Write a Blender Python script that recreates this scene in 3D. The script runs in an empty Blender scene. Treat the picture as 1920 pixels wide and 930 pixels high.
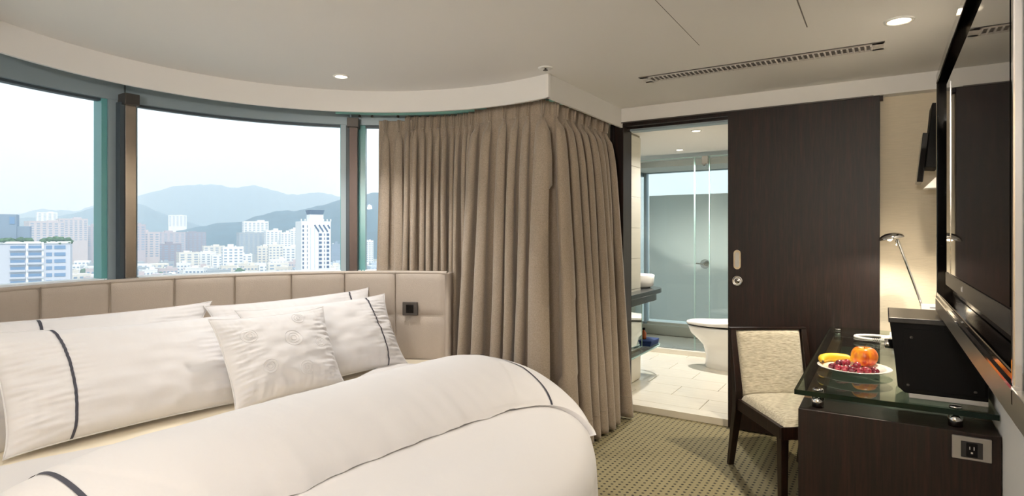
import bpy, math, random
from math import sin, cos, pi, radians, sqrt, exp
from mathutils import Vector, Matrix, noise

random.seed(7)
sc = bpy.context.scene
COL = sc.collection

# ------------------------------------------------------------------ camera
FPX = 1105.0
EYE = 1.35
YAW = radians(32.2)
cam_d = bpy.data.cameras.new('camera')
cam = bpy.data.objects.new('camera', cam_d)
COL.objects.link(cam)
cam.location = (0, 0, EYE)
cam.rotation_euler = (radians(90), 0, YAW)
cam_d.sensor_fit = 'HORIZONTAL'
cam_d.sensor_width = 36.0
cam_d.lens = 36.0 * FPX / 1920.0
cam_d.shift_x = 0.0
cam_d.shift_y = -(465 - 440) / 1920.0
cam_d.clip_start = 0.02
cam_d.clip_end = 20000
sc.camera = cam

# ------------------------------------------------------------------ sky, sun, exposure
world = bpy.data.worlds.new('sky')
sc.world = world
world.use_nodes = True
wn = world.node_tree
wn.nodes.clear()
w_out = wn.nodes.new('ShaderNodeOutputWorld')
w_bg = wn.nodes.new('ShaderNodeBackground')
w_tc = wn.nodes.new('ShaderNodeTexCoord')
w_sep = wn.nodes.new('ShaderNodeSeparateXYZ')
w_ramp = wn.nodes.new('ShaderNodeValToRGB')
wn.links.new(w_tc.outputs['Generated'], w_sep.inputs[0])
wn.links.new(w_sep.outputs['Z'], w_ramp.inputs[0])
wn.links.new(w_ramp.outputs[0], w_bg.inputs[0])
wn.links.new(w_bg.outputs[0], w_out.inputs[0])
w_ramp.color_ramp.elements[0].position = 0.0
w_ramp.color_ramp.elements[0].color = (0.66, 0.82, 0.97, 1)
w_ramp.color_ramp.elements[1].position = 0.30
w_ramp.color_ramp.elements[1].color = (0.78, 0.88, 1.0, 1)
SKY_STRENGTH = 1.25
w_bg.inputs[1].default_value = SKY_STRENGTH

sun_d = bpy.data.lights.new('sun', 'SUN')
sun = bpy.data.objects.new('sun', sun_d)
COL.objects.link(sun)
sun_d.energy = 2.0
sun_d.angle = radians(8)
sun_d.color = (1.0, 0.97, 0.93)
sun.rotation_euler = (radians(45), 0, radians(62))

sc.view_settings.view_transform = 'Standard'
sc.view_settings.look = 'None'
sc.view_settings.gamma = 1.0
sc.view_settings.use_curve_mapping = False
sc.view_settings.exposure = 0.45
cy = sc.cycles
cy.use_denoising = True
cy.max_bounces = 12
cy.diffuse_bounces = 6
cy.glossy_bounces = 5
cy.transmission_bounces = 6
cy.transparent_max_bounces = 12
cy.volume_bounces = 1
cy.caustics_reflective = False
cy.caustics_refractive = False
cy.sample_clamp_indirect = 6.0


# ------------------------------------------------------------------ helpers
def hexc(h):
    h = h.lstrip('#')
    out = []
    for i in (0, 2, 4):
        c = int(h[i:i + 2], 16) / 255.0
        out.append(c / 12.92 if c <= 0.04045 else ((c + 0.055) / 1.055) ** 2.4)
    return (out[0], out[1], out[2], 1.0)


def cam_dir(px):
    k = (px - 960) / FPX
    return (-0.5329 + 0.8462 * k, 0.8462 + 0.5329 * k)


def at(px, t):
    """ground-plan point at depth t along a bearing."""
    dx, dy = cam_dir(px)
    return (dx * t, dy * t)


def zat(y, t):
    return EYE + (440 - y) / FPX * t


class MB:
    def __init__(s):
        s.v = []; s.f = []; s.sm = []

    def add(s, verts, faces, smooth=False):
        n = len(s.v)
        s.v += [tuple(p) for p in verts]
        s.f += [tuple(i + n for i in f) for f in faces]
        s.sm += [smooth] * len(faces)
        return s

    def box(s, x0, x1, y0, y1, z0, z1, m=None):
        v = [(x0, y0, z0), (x1, y0, z0), (x1, y1, z0), (x0, y1, z0), (x0, y0, z1), (x1, y0, z1), (x1, y1, z1), (x0, y1, z1)]
        if m is not None:
            v = [tuple(m @ Vector(p)) for p in v]
        return s.add(v, [(0, 3, 2, 1), (4, 5, 6, 7), (0, 1, 5, 4), (1, 2, 6, 5), (2, 3, 7, 6), (3, 0, 4, 7)])

    def prism(s, pts, z0, z1, smooth=False):
        n = len(pts)
        v = [(p[0], p[1], z0) for p in pts] + [(p[0], p[1], z1) for p in pts]
        s.add(v, [tuple(range(n - 1, -1, -1)), tuple(range(n, 2 * n))] )
        s.add(v, [(i, (i + 1) % n, (i + 1) % n + n, i + n) for i in range(n)], smooth)
        return s

    def lathe(s, prof, c=(0, 0, 0), n=32, m=None, smooth=True, caps=True):
        v = []; f = []
        for r, z in prof:
            for i in range(n):
                a = 2 * pi * i / n
                p = Vector((r * cos(a), r * sin(a), z))
                if m is not None:
                    p = m @ p
                v.append((p.x + c[0], p.y + c[1], p.z + c[2]))
        for j in range(len(prof) - 1):
            for i in range(n):
                f.append((j * n + i, j * n + (i + 1) % n, (j + 1) * n + (i + 1) % n, (j + 1) * n + i))
        s.add(v, f, smooth)
        if caps:
            k = len(s.v) - len(v)
            if prof[0][0] > 1e-4:
                s.f.append(tuple(k + i for i in range(n - 1, -1, -1))); s.sm.append(False)
            if prof[-1][0] > 1e-4:
                b = k + (len(prof) - 1) * n
                s.f.append(tuple(b + i for i in range(n))); s.sm.append(False)
        return s

    def tube(s, pts, r, n=12, closed=False):
        pts = [Vector(p) for p in pts]
        N = len(pts)
        rs = r if isinstance(r, (list, tuple)) else [r] * N
        v = []; f = []
        up = Vector((0, 0, 1))
        prev = None
        for i, p in enumerate(pts):
            a = pts[(i - 1) % N] if (closed or i > 0) else p
            b = pts[(i + 1) % N] if (closed or i < N - 1) else p
            t = (b - a).normalized()
            if prev is None:
                q = t.cross(up)
                if q.length < 1e-3:
                    q = t.cross(Vector((1, 0, 0)))
            else:
                q = prev - t * prev.dot(t)
            q.normalize(); prev = q
            w = t.cross(q)
            for k in range(n):
                an = 2 * pi * k / n
                v.append(p + (q * cos(an) + w * sin(an)) * rs[i])
        m = N if closed else N - 1
        for i in range(m):
            for k in range(n):
                j = (i + 1) % N
                f.append((i * n + k, i * n + (k + 1) % n, j * n + (k + 1) % n, j * n + k))
        s.add(v, f, True)
        if not closed:
            k = len(s.v) - len(v)
            s.f.append(tuple(k + i for i in range(n))); s.sm.append(False)
            b = k + (N - 1) * n
            s.f.append(tuple(b + i for i in range(n - 1, -1, -1))); s.sm.append(False)
        return s

    def grid(s, fn, nu, nv, closed_u=False, smooth=True):
        v = [fn(i / (nu if closed_u else nu - 1), j / (nv - 1)) for j in range(nv) for i in range(nu)]
        f = []
        for j in range(nv - 1):
            for i in range(nu if closed_u else nu - 1):
                i2 = (i + 1) % nu
                f.append((j * nu + i, j * nu + i2, (j + 1) * nu + i2, (j + 1) * nu + i))
        return s.add(v, f, smooth)

    def sphere(s, c, r, nu=20, nv=12, sc3=(1, 1, 1), nz=0.0, seed=0):
        def fn(u, v):
            a = 2 * pi * u; b = pi * v
            p = Vector((sin(b) * cos(a), sin(b) * sin(a), -cos(b)))
            k = 1 + (nz * noise.noise(p * 1.7 + Vector((seed, seed * .7, 3))) if nz else 0)
            return (c[0] + p.x * r * k * sc3[0], c[1] + p.y * r * k * sc3[1], c[2] + p.z * r * k * sc3[2])
        return s.grid(fn, nu, nv, closed_u=True)

    def arc(s, cx, cy_, r0, r1, a0, a1, z0, z1, n=48, smooth=True):
        """solid ring sector."""
        v = []
        for i in range(n + 1):
            a = radians(a0 + (a1 - a0) * i / n)
            for r, z in ((r0, z0), (r1, z0), (r1, z1), (r0, z1)):
                v.append((cx + r * cos(a), cy_ + r * sin(a), z))
        for k in range(4):
            ff = []
            for i in range(n):
                ff.append((i * 4 + k, i * 4 + (k + 1) % 4, (i + 1) * 4 + (k + 1) % 4, (i + 1) * 4 + k))
            # separate verts per side so that corners stay sharp
            idx = sorted(set(q for fc in ff for q in fc)); mp = {q: t for t, q in enumerate(idx)}
            s.add([v[q] for q in idx], [tuple(mp[q] for q in fc) for fc in ff], smooth)
        s.add([v[0], v[1], v[2], v[3]], [(0, 1, 2, 3)])
        s.add(v[-4:], [(3, 2, 1, 0)])
        return s

    def build(s, name, mat, parent=None, origin=None, bevel=0, seg=2, weld=False):
        o_w = Vector(origin) if origin is not None else (ROOTLOC.get(parent.name, Vector((0, 0, 0))) if parent else Vector((0, 0, 0)))
        me = bpy.data.meshes.new(name)
        me.from_pydata([(p[0] - o_w.x, p[1] - o_w.y, p[2] - o_w.z) for p in s.v], [], s.f)
        me.polygons.foreach_set('use_smooth', s.sm)
        me.materials.append(mat)
        me.update()
        if weld or bevel:
            import bmesh
            bm = bmesh.new(); bm.from_mesh(me)
            bmesh.ops.remove_doubles(bm, verts=bm.verts, dist=1e-5)
            bmesh.ops.recalc_face_normals(bm, faces=bm.faces)
            bm.to_mesh(me); bm.free()
        o = bpy.data.objects.new(name, me)
        COL.objects.link(o)
        if parent:
            o.parent = parent
            ROOTLOC[o.name] = ROOTLOC.get(parent.name, Vector((0, 0, 0)))
        elif origin is not None:
            o.location = o_w
        if bevel:
            b = o.modifiers.new('bevel', 'BEVEL')
            b.width = bevel; b.segments = seg; b.limit_method = 'ANGLE'; b.angle_limit = radians(35)
            b.harden_normals = False
        return o


ROOTLOC = {}


def thing(name, label, cat, loc=(0, 0, 0), rotz=0.0, group=None, local=False):
    o = bpy.data.objects.new(name, None)
    COL.objects.link(o)
    o.location = loc
    o.rotation_euler = (0, 0, rotz)
    o['label'] = label; o['category'] = cat
    if group: o['group'] = group
    # world-coordinate meshes are shifted back by the root's location unless local
    ROOTLOC[o.name] = Vector((0, 0, 0)) if local else Vector(loc)
    return o


def tag(o, label, cat, group=None):
    o['label'] = label; o['category'] = cat
    if group: o['group'] = group
    return o


def struct(o):
    o['kind'] = 'structure'
    return o


def copy_tree(o, parent=None):
    c = o.copy(); COL.objects.link(c); c.parent = parent
    for ch in list(o.children):
        copy_tree(ch, c)
    return c


# ------------------------------------------------------------------ materials
def new_mat(name):
    m = bpy.data.materials.new(name)
    m.use_nodes = True
    nt = m.node_tree
    return m, nt, nt.nodes['Principled BSDF']


def mat(name, col, rough=0.5, metal=0.0, spec=0.5, coat=0.0, sheen=0.0, noise_scale=None, noise_amt=0.0, bump=0.0, bump_scale=None,
        stretch=(1, 1, 1), coat_rough=0.05, aniso=0.0):
    m, nt, p = new_mat(name)
    c = hexc(col) if isinstance(col, str) else (*col, 1)
    p.inputs['Base Color'].default_value = c
    p.inputs['Roughness'].default_value = rough
    p.inputs['Metallic'].default_value = metal
    p.inputs['Specular IOR Level'].default_value = spec
    p.inputs['Coat Weight'].default_value = coat
    p.inputs['Coat Roughness'].default_value = coat_rough
    p.inputs['Sheen Weight'].default_value = sheen
    L = nt.links
    if noise_scale or bump:
        tc = nt.nodes.new('ShaderNodeTexCoord')
        mp = nt.nodes.new('ShaderNodeMapping')
        mp.inputs['Scale'].default_value = stretch
        L.new(tc.outputs['Object'], mp.inputs[0])
    if noise_scale:
        n = nt.nodes.new('ShaderNodeTexNoise')
        n.inputs['Scale'].default_value = noise_scale
        n.inputs['Detail'].default_value = 5
        L.new(mp.outputs[0], n.inputs['Vector'])
        mr = nt.nodes.new('ShaderNodeMapRange')
        mr.inputs[1].default_value = 0.25; mr.inputs[2].default_value = 0.75
        mr.inputs[3].default_value = 1 - noise_amt; mr.inputs[4].default_value = 1 + noise_amt
        L.new(n.outputs[0], mr.inputs[0])
        mx = nt.nodes.new('ShaderNodeVectorMath'); mx.operation = 'SCALE'
        mx.inputs[0].default_value = c[:3]
        L.new(mr.outputs[0], mx.inputs['Scale'])
        L.new(mx.outputs[0], p.inputs['Base Color'])
    if bump:
        n2 = nt.nodes.new('ShaderNodeTexNoise')
        n2.inputs['Scale'].default_value = bump_scale or 60
        n2.inputs['Detail'].default_value = 3
        L.new(mp.outputs[0], n2.inputs['Vector'])
        b = nt.nodes.new('ShaderNodeBump')
        b.inputs['Strength'].default_value = bump
        b.inputs['Distance'].default_value = 0.01
        L.new(n2.outputs[0], b.inputs['Height'])
        L.new(b.outputs[0], p.inputs['Normal'])
    return m


def wood_mat(name, dark, light, rough=0.35, scale=1.0, axis='Z'):
    m, nt, p = new_mat(name)
    L = nt.links
    tc = nt.nodes.new('ShaderNodeTexCoord')
    mp = nt.nodes.new('ShaderNodeMapping')
    s_long, s_x = 1.2 * scale, 26 * scale
    mp.inputs['Scale'].default_value = {'Z': (s_x, s_x, s_long), 'X': (s_long, s_x, s_x), 'Y': (s_x, s_long, s_x)}[axis]
    L.new(tc.outputs['Object'], mp.inputs[0])
    n = nt.nodes.new('ShaderNodeTexNoise'); n.inputs['Scale'].default_value = 1.6; n.inputs['Detail'].default_value = 8
    n.inputs['Distortion'].default_value = 1.2
    L.new(mp.outputs[0], n.inputs['Vector'])
    n2 = nt.nodes.new('ShaderNodeTexNoise'); n2.inputs['Scale'].default_value = 9; n2.inputs['Detail'].default_value = 4
    L.new(mp.outputs[0], n2.inputs['Vector'])
    mixn = nt.nodes.new('ShaderNodeMath'); mixn.operation = 'MULTIPLY'
    L.new(n.outputs[0], mixn.inputs[0]); L.new(n2.outputs[0], mixn.inputs[1])
    r = nt.nodes.new('ShaderNodeValToRGB')
    r.color_ramp.elements[0].position = 0.16; r.color_ramp.elements[0].color = hexc(dark)
    r.color_ramp.elements[1].position = 0.42; r.color_ramp.elements[1].color = hexc(light)
    L.new(mixn.outputs[0], r.inputs[0])
    L.new(r.outputs[0], p.inputs['Base Color'])
    b = nt.nodes.new('ShaderNodeBump'); b.inputs['Strength'].default_value = 0.15; b.inputs['Distance'].default_value = 0.003
    L.new(mixn.outputs[0], b.inputs['Height']); L.new(b.outputs[0], p.inputs['Normal'])
    p.inputs['Roughness'].default_value = rough
    p.inputs['Specular IOR Level'].default_value = 0.28
    return m


def weave_mat(name, c1, c2, scale=300, rough=0.85, bump=0.3, sheen=0.2, stretch=(1, 1, 1), mid=0.5):
    m, nt, p = new_mat(name)
    L = nt.links
    tc = nt.nodes.new('ShaderNodeTexCoord')
    mp = nt.nodes.new('ShaderNodeMapping'); mp.inputs['Scale'].default_value = stretch
    L.new(tc.outputs['Object'], mp.inputs[0])
    n = nt.nodes.new('ShaderNodeTexNoise'); n.inputs['Scale'].default_value = scale; n.inputs['Detail'].default_value = 3
    L.new(mp.outputs[0], n.inputs['Vector'])
    r = nt.nodes.new('ShaderNodeValToRGB')
    r.color_ramp.elements[0].position = mid - .18; r.color_ramp.elements[0].color = hexc(c1)
    r.color_ramp.elements[1].position = mid + .18; r.color_ramp.elements[1].color = hexc(c2)
    L.new(n.outputs[0], r.inputs[0]); L.new(r.outputs[0], p.inputs['Base Color'])
    b = nt.nodes.new('ShaderNodeBump'); b.inputs['Strength'].default_value = bump; b.inputs['Distance'].default_value = 0.002
    L.new(n.outputs[0], b.inputs['Height']); L.new(b.outputs[0], p.inputs['Normal'])
    p.inputs['Roughness'].default_value = rough
    p.inputs['Sheen Weight'].default_value = sheen
    return m


def glass_mat(name, tint, refl=1.0, rough=0.0, alpha=1.0):
    """thin clear glass: see-through plus a Fresnel reflection."""
    m = bpy.data.materials.new(name); m.use_nodes = True
    nt = m.node_tree; nt.nodes.clear(); L = nt.links
    out = nt.nodes.new('ShaderNodeOutputMaterial')
    tr = nt.nodes.new('ShaderNodeBsdfTransparent'); tr.inputs[0].default_value = (*tint, 1)
    gl = nt.nodes.new('ShaderNodeBsdfGlossy'); gl.inputs['Roughness'].default_value = rough
    fr = nt.nodes.new('ShaderNodeFresnel'); fr.inputs[0].default_value = 1.5
    mu = nt.nodes.new('ShaderNodeMath'); mu.operation = 'MULTIPLY'; mu.inputs[1].default_value = refl
    mx = nt.nodes.new('ShaderNodeMixShader')
    L.new(fr.outputs[0], mu.inputs[0]); L.new(mu.outputs[0], mx.inputs[0])
    L.new(tr.outputs[0], mx.inputs[1]); L.new(gl.outputs[0], mx.inputs[2]); L.new(mx.outputs[0], out.inputs[0])
    return m


def emit_mat(name, col, strength):
    m = bpy.data.materials.new(name); m.use_nodes = True
    nt = m.node_tree; nt.nodes.clear()
    out = nt.nodes.new('ShaderNodeOutputMaterial'); e = nt.nodes.new('ShaderNodeEmission')
    e.inputs[0].default_value = (*col, 1); e.inputs[1].default_value = strength
    nt.links.new(e.outputs[0], out.inputs[0])
    return m


def carpet_mat():
    m, nt, p = new_mat('dotted_carpet')
    L = nt.links
    N = nt.nodes.new
    tc = N('ShaderNodeTexCoord')
    sep = N('ShaderNodeSeparateXYZ'); L.new(tc.outputs['Object'], sep.inputs[0])

    def math_(op, a, b=None, c=None):
        n = N('ShaderNodeMath'); n.operation = op
        for i, q in enumerate((a, b, c)):
            if q is None: continue
            if isinstance(q, (int, float)): n.inputs[i].default_value = q
            else: L.new(q, n.inputs[i])
        return n.outputs[0]
    P = 0.036
    gx = math_('DIVIDE', sep.outputs[0], P)
    gy = math_('DIVIDE', sep.outputs[1], P)
    fx = math_('SUBTRACT', math_('FRACT', gx), 0.5)
    row = math_('FLOOR', gx)
    gy2 = math_('ADD', gy, math_('MULTIPLY', math_('MODULO', row, 2.0), 0.5))
    fy = math_('SUBTRACT', math_('FRACT', gy2), 0.5)
    nz = N('ShaderNodeTexNoise'); nz.inputs['Scale'].default_value = 160; L.new(tc.outputs['Object'], nz.inputs['Vector'])
    d = math_('SQRT', math_('ADD', math_('MULTIPLY', fx, fx), math_('MULTIPLY', fy, fy)))
    d2 = math_('ADD', d, math_('MULTIPLY', math_('SUBTRACT', nz.outputs[0], 0.5), 0.18))
    dot = N('ShaderNodeMapRange'); dot.inputs[1].default_value = 0.17; dot.inputs[2].default_value = 0.24
    dot.inputs[3].default_value = 1.0; dot.inputs[4].default_value = 0.0
    L.new(d2, dot.inputs[0])
    n2 = N('ShaderNodeTexNoise'); n2.inputs['Scale'].default_value = 420; n2.inputs['Detail'].default_value = 2
    L.new(tc.outputs['Object'], n2.inputs['Vector'])
    r = N('ShaderNodeValToRGB')
    r.color_ramp.elements[0].position = .3; r.color_ramp.elements[0].color = hexc('6e6546')
    r.color_ramp.elements[1].position = .7; r.color_ramp.elements[1].color = hexc('998e69')
    L.new(n2.outputs[0], r.inputs[0])
    mx = N('ShaderNodeMix'); mx.data_type = 'RGBA'
    L.new(dot.outputs[0], mx.inputs['Factor']); L.new(r.outputs[0], mx.inputs[6]); mx.inputs[7].default_value = hexc('1c1608')
    L.new(mx.outputs[2], p.inputs['Base Color'])
    h = math_('SUBTRACT', n2.outputs[0], math_('MULTIPLY', dot.outputs[0], 1.5))
    b = N('ShaderNodeBump'); b.inputs['Strength'].default_value = 0.5; b.inputs['Distance'].default_value = 0.004
    L.new(h, b.inputs['Height']); L.new(b.outputs[0], p.inputs['Normal'])
    p.inputs['Roughness'].default_value = 0.95
    p.inputs['Sheen Weight'].default_value = 0.05
    return m


M = {}
M['paint'] = mat('ceiling_paint', 'dfdcd8', 0.9)
M['wallpaper'] = mat('woven_wallpaper', 'd6c9b2', 0.85, noise_scale=14, noise_amt=0.05, stretch=(1, 1, 14), bump=0.25, bump_scale=30)
M['sidewall'] = mat('white_wall_paint', 'd9d8d6', 0.8)
M['wenge'] = wood_mat('wenge_wood', '0f0603', '27140c', 0.44)
M['wenge_lit'] = wood_mat('wenge_wood_lit_cross', '4a3020', '7c5a40', 0.4, axis='X')  # paler wenge copy, downlight on the desk rails put into its colour
M['leather'] = mat('silver_taupe_leatherette', 'b0a498', 0.4, spec=0.5, bump=0.22, bump_scale=260, noise_scale=40, noise_amt=0.02)
M['cotton'] = mat('white_cotton', 'dbd8d8', 0.85, sheen=0.25, bump=0.12, bump_scale=18)
M['sheet'] = mat('cream_sheet', 'e8dcc4', 0.85, sheen=0.2)
M['piping'] = mat('charcoal_piping', '3a3a44', 0.7)
M['base'] = mat('tan_bed_base', 'b59a70', 0.8)
M['curtain'] = weave_mat('taupe_linen_curtain', '8b7d6d', 'a39484', 180, 0.85, 0.2, 0.35, (1, 1, 1))
M['carpet'] = carpet_mat()
M['alu'] = mat('grey_window_aluminium', '93a0a6', 0.42, metal=0.25)
M['alu_dark'] = mat('dark_window_gasket', '3b454c', 0.5)
M['steel_col'] = mat('stained_stainless_column', '9a8f84', 0.24, metal=0.95, noise_scale=2.2, noise_amt=0.35, stretch=(1, 1, 1.5))
M['bronze'] = mat('dark_bronze_post', '4a3d38', .4, metal=.5)
M['bracket'] = mat('dark_bracket_metal', '4c4743', 0.45, metal=0.5)
M['sill'] = mat('white_sill', 'e9ecee', 0.4)
M['winglass'] = glass_mat('window_glass', (0.96, 0.99, 0.985), 0.35)
M['teal'] = mat('tinted_window_edge', '5f9c9d', 0.25)
M['steel'] = mat('brushed_steel', 'a39c92', 0.28, metal=0.95, noise_scale=6, noise_amt=.08, stretch=(30, 1, 1))
M['chrome'] = mat('polished_chrome', 'c9c7c6', 0.08, metal=1.0)
M['black_gloss'] = mat('piano_black', '0b0908', 0.06, spec=0.6)
M['screen'] = mat('dark_screen_glass', '060505', 0.02, spec=0.8)
M['black_satin'] = mat('black_satin_plastic', '040303', 0.6, spec=.12)
M['bezel'] = mat('grey_black_bezel', '1c1a1b', 0.25)
M['tile'] = mat('cream_tile', 'cdc8ba', 0.3, noise_scale=3, noise_amt=0.04, stretch=(1, 1, 8))
M['floor_tile'] = mat('floor_tile', 'dcd5c6', 0.2, noise_scale=5, noise_amt=0.05, stretch=(1, 6, 1))
M['grout'] = mat('grey_grout', '9b9484', 0.8)
M['granite'] = mat('dark_granite', '34383a', 0.12, noise_scale=90, noise_amt=0.4)
M['ceramic'] = mat('white_ceramic', 'eeece8', 0.07, coat=0.6)
M['lid'] = mat('white_lid_plastic', 'e6e2dc', 0.2)
M['mirror'] = mat('mirror_silver', 'dfe6e4', 0.01, metal=1.0)
M['shower_glass'] = glass_mat('shower_glass', (0.96, 0.985, 0.975), 0.9)
M['glass_edge'] = mat('green_glass_edge', 'a9c9c2', 0.1)
M['desk_glass'] = glass_mat('desk_glass', (0.86, 0.93, 0.88), 0.65)
M['desk_edge'] = mat('dark_green_glass_edge', '06170f', 0.15, spec=.25)
M['tray'] = mat('dark_green_tray_felt', '2e3b33', 0.5)
M['white'] = mat('white_plastic', 'e6e4df', 0.35)
M['grey'] = mat('light_grey_plastic', 'bdb9b3', 0.4)
M['plate_grey_shaded'] = mat('satin_grey_plate_shaded', '8f8a85', 0.35, metal=.4)  # grey darkened so the outlet's shadow sits in the colour
M['chair_fab'] = weave_mat('beige_grey_tweed', '968e7c', 'c9c2ae', 150, 0.9, 0.35, 0.2, (0.22, 0.9, 1.6), mid=.5)
M['plate'] = mat('glazed_white_plate', 'f1ede8', 0.12, coat=0.5)
M['card'] = mat('white_card', 'e8e9ea', 0.5)
M['print'] = mat('grey_print', '8a8c92', 0.6)
M['navy'] = mat('navy_towel', '1c3566', 0.8)
M['amber'] = mat('amber_glass', '9a4a1e', 0.15)
M['lamp_on'] = emit_mat('glowing_lamp', (1.0, 0.80, 0.55), 14.0)
M['lamp_white'] = emit_mat('glowing_lamp_pale', (1.0, 0.90, 0.75), 9.0)
M['slat'] = mat('vent_slat_paint', 'c9c3be', 0.5)
M['void'] = mat('duct_black', '6b6561', 0.9)
M['track'] = mat('mint_daylight_track', '9bd8cf', 0.4)  # mint daylight from behind the pelmet, painted into the track colour


def frosted_mat():
    m = bpy.data.materials.new('frosted_film'); m.use_nodes = True
    nt = m.node_tree; nt.nodes.clear(); L = nt.links
    out = nt.nodes.new('ShaderNodeOutputMaterial')
    tl = nt.nodes.new('ShaderNodeBsdfTranslucent'); tl.inputs[0].default_value = hexc('eef0ee')
    di = nt.nodes.new('ShaderNodeBsdfDiffuse'); di.inputs[0].default_value = hexc('d8ddd9')
    mx = nt.nodes.new('ShaderNodeMixShader'); mx.inputs[0].default_value = 0.45
    L.new(tl.outputs[0], mx.inputs[1]); L.new(di.outputs[0], mx.inputs[2]); L.new(mx.outputs[0], out.inputs[0])
    return m


M['frost'] = frosted_mat()

# ================================================================== ROOM SHELL
CX, CY = -2.02, 1.65          # centre of the round bay
XW = 0.32                     # right wall
YD = 4.32                     # door wall (room side)
CEIL = 2.311
WIN_R = 1.80


def arcpts(r, a0, a1, n):
    return [(CX + r * cos(radians(a0 + (a1 - a0) * i / n)), CY + r * sin(radians(a0 + (a1 - a0) * i / n))) for i in range(n + 1)]


bay = arcpts(2.05, 88, 262, 40)
outline = [(XW + .12, -2.6), (XW + .12, YD + .1), (-1.72, YD + .1)] + bay + [(bay[-1][0], -2.6)]
b = MB(); b.prism(outline[::1], -0.25, 0.0)
floor = struct(b.build('floor', M['carpet'], weld=True))

# ceiling with a cut for the access hatch is kept simple: slab + hatch panel let in
b = MB(); b.prism(outline, CEIL, CEIL + 0.3)
ceiling = struct(b.build('ceiling', M['paint'], weld=True))

# right wall
b = MB(); b.box(XW, XW + .12, -2.6, YD + .1, 0, CEIL)
struct(b.build('wall_right', M['sidewall']))
b = MB(); b.box(-2.35, XW, -2.6, -2.48, 0, CEIL)
struct(b.build('wall_back', M['wallpaper']))
xl = bay[-1][0]
b = MB(); b.box(xl - .12, xl, -2.6, bay[-1][1] + .05, 0, CEIL)
struct(b.build('wall_left', M['wallpaper']))
# door wall: solid right of the opening (behind sliding door and desk)
b = MB(); b.box(-0.86, XW, YD + .02, YD + .13, 0, CEIL)
b.box(-1.92, -0.86, YD + .02, YD + .13, 2.19, CEIL)
b.box(-2.15, -1.76, YD - .02, YD + .13, 0, CEIL)
struct(b.build('wall_door', M['wallpaper']))
# bulkhead over the door (track cover)
b = MB(); b.box(-1.70, XW, 4.25, YD + .02, 2.205, CEIL)
struct(b.build('trim_bulkhead', M['paint']))
# curtain pelmet: curved fascia and the straight return
b = MB(); b.arc(CX, CY, 1.475, 1.495, 77, 262, 2.17, CEIL, 120)
struct(b.build('trim_pelmet_curve', M['paint']))
b = MB(); b.box(-1.71, -1.69, 3.088, YD - .02, 2.17, CEIL)
struct(b.build('trim_pelmet_return', M['paint']))
# low wall under the window and closing piece behind the curtain
b = MB(); b.arc(CX, CY, 1.70, 2.0, 127, 262, 0, 1.05, 100)
b.arc(CX, CY, 1.82, 2.0, 88, 127, 0, 1.05, 30)
struct(b.build('wall_window_base', M['sidewall']))
b = MB(); b.arc(CX, CY, 1.665, 1.98, 108, 262, 1.05, 1.085, 100)
b.arc(CX, CY, 1.81, 1.98, 90, 108, 1.05, 1.085, 20)
struct(b.build('trim_window_sill', M['sill'], weld=True))
b = MB(); b.box(-1.98, -1.93, 3.40, YD, 0, CEIL)
struct(b.build('wall_behind_curtain', M['sidewall']))
# baseboard of the door wall and right wall
b = MB(); b.box(-0.86, XW - .012, YD + .005, YD + .02, 0, .08)
struct(b.build('baseboard_door', M['wenge_lit']))
b = MB(); b.box(XW - .012, XW, -2.4, YD + .005, 0, .08)
struct(b.build('baseboard_right', M['wenge_lit']))
# added slab above everything, unseen, keeps the sun out of the rooms
b = MB(); b.box(-5, 1.2, -3.2, 9.0, 2.62, 2.75)
struct(b.build('roof', M['sidewall']))

# ------------------------------------------------------------------ windows of the bay
glass_z0, glass_z1 = 1.085, 2.135


def bay_window(name, a0, a1, e0, e1):
    """a0<a1 degrees; frame ring pieces, gasket, edge strips and glass, all parts of the window."""
    w = bpy.data.objects.new(name, None); COL.objects.link(w); w['kind'] = 'structure'
    f = MB()
    f.arc(CX, CY, 1.76, 1.90, a0, a1, glass_z1, CEIL - .002, 60)
    f.build('head_frame', M['alu'], w)
    g = MB(); g.arc(CX, CY, 1.79, 1.83, a0, a1, glass_z1 - .014, glass_z1 + .001, 60)
    g.build('head_gasket', M['alu_dark'], w)
    s_ = MB(); s_.arc(CX, CY, 1.78, 1.88, a0, a1, glass_z0, glass_z0 + .012, 60)
    s_.build('bottom_rail', M['sill'], w)
    gl = MB()
    n = 60
    gl.add([(CX + 1.83 * cos(radians(a0 + (a1 - a0) * i / n)), CY + 1.83 * sin(radians(a0 + (a1 - a0) * i / n)), z)
            for z in (glass_z0, glass_z1) for i in range(n + 1)],
           [(i, i + 1, i + 1 + n + 1, i + n + 1) for i in range(n)], True)
    gl.build('pane', M['winglass'], w)
    for a, d, (fw, sw_) in ((a0, 1, e0), (a1, -1, e1)):
        st = MB(); st.arc(CX, CY, 1.765, 1.89, a, a + d * fw, glass_z0, glass_z1, 4)
        st.build('side_frame', M['alu'], w)
        e = MB(); e.arc(CX, CY, 1.78, 1.87, a + d * fw, a + d * (fw + sw_), glass_z0, glass_z1, 3)
        e.build('edge_strip', M['teal'], w)
    return w


bay_window('window_1', 177.8, 223.2, (2.6, .95), (2, .8))
bay_window('window_2', 133.0, 177.5, (1.9, .15), (2.1, .15))
bay_window('window_3', 97.0, 132.6, (2, .8), (1.3, 1.85))
bay_window('window_4', 223.8, 262.0, (2, .8), (2, .8))

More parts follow.
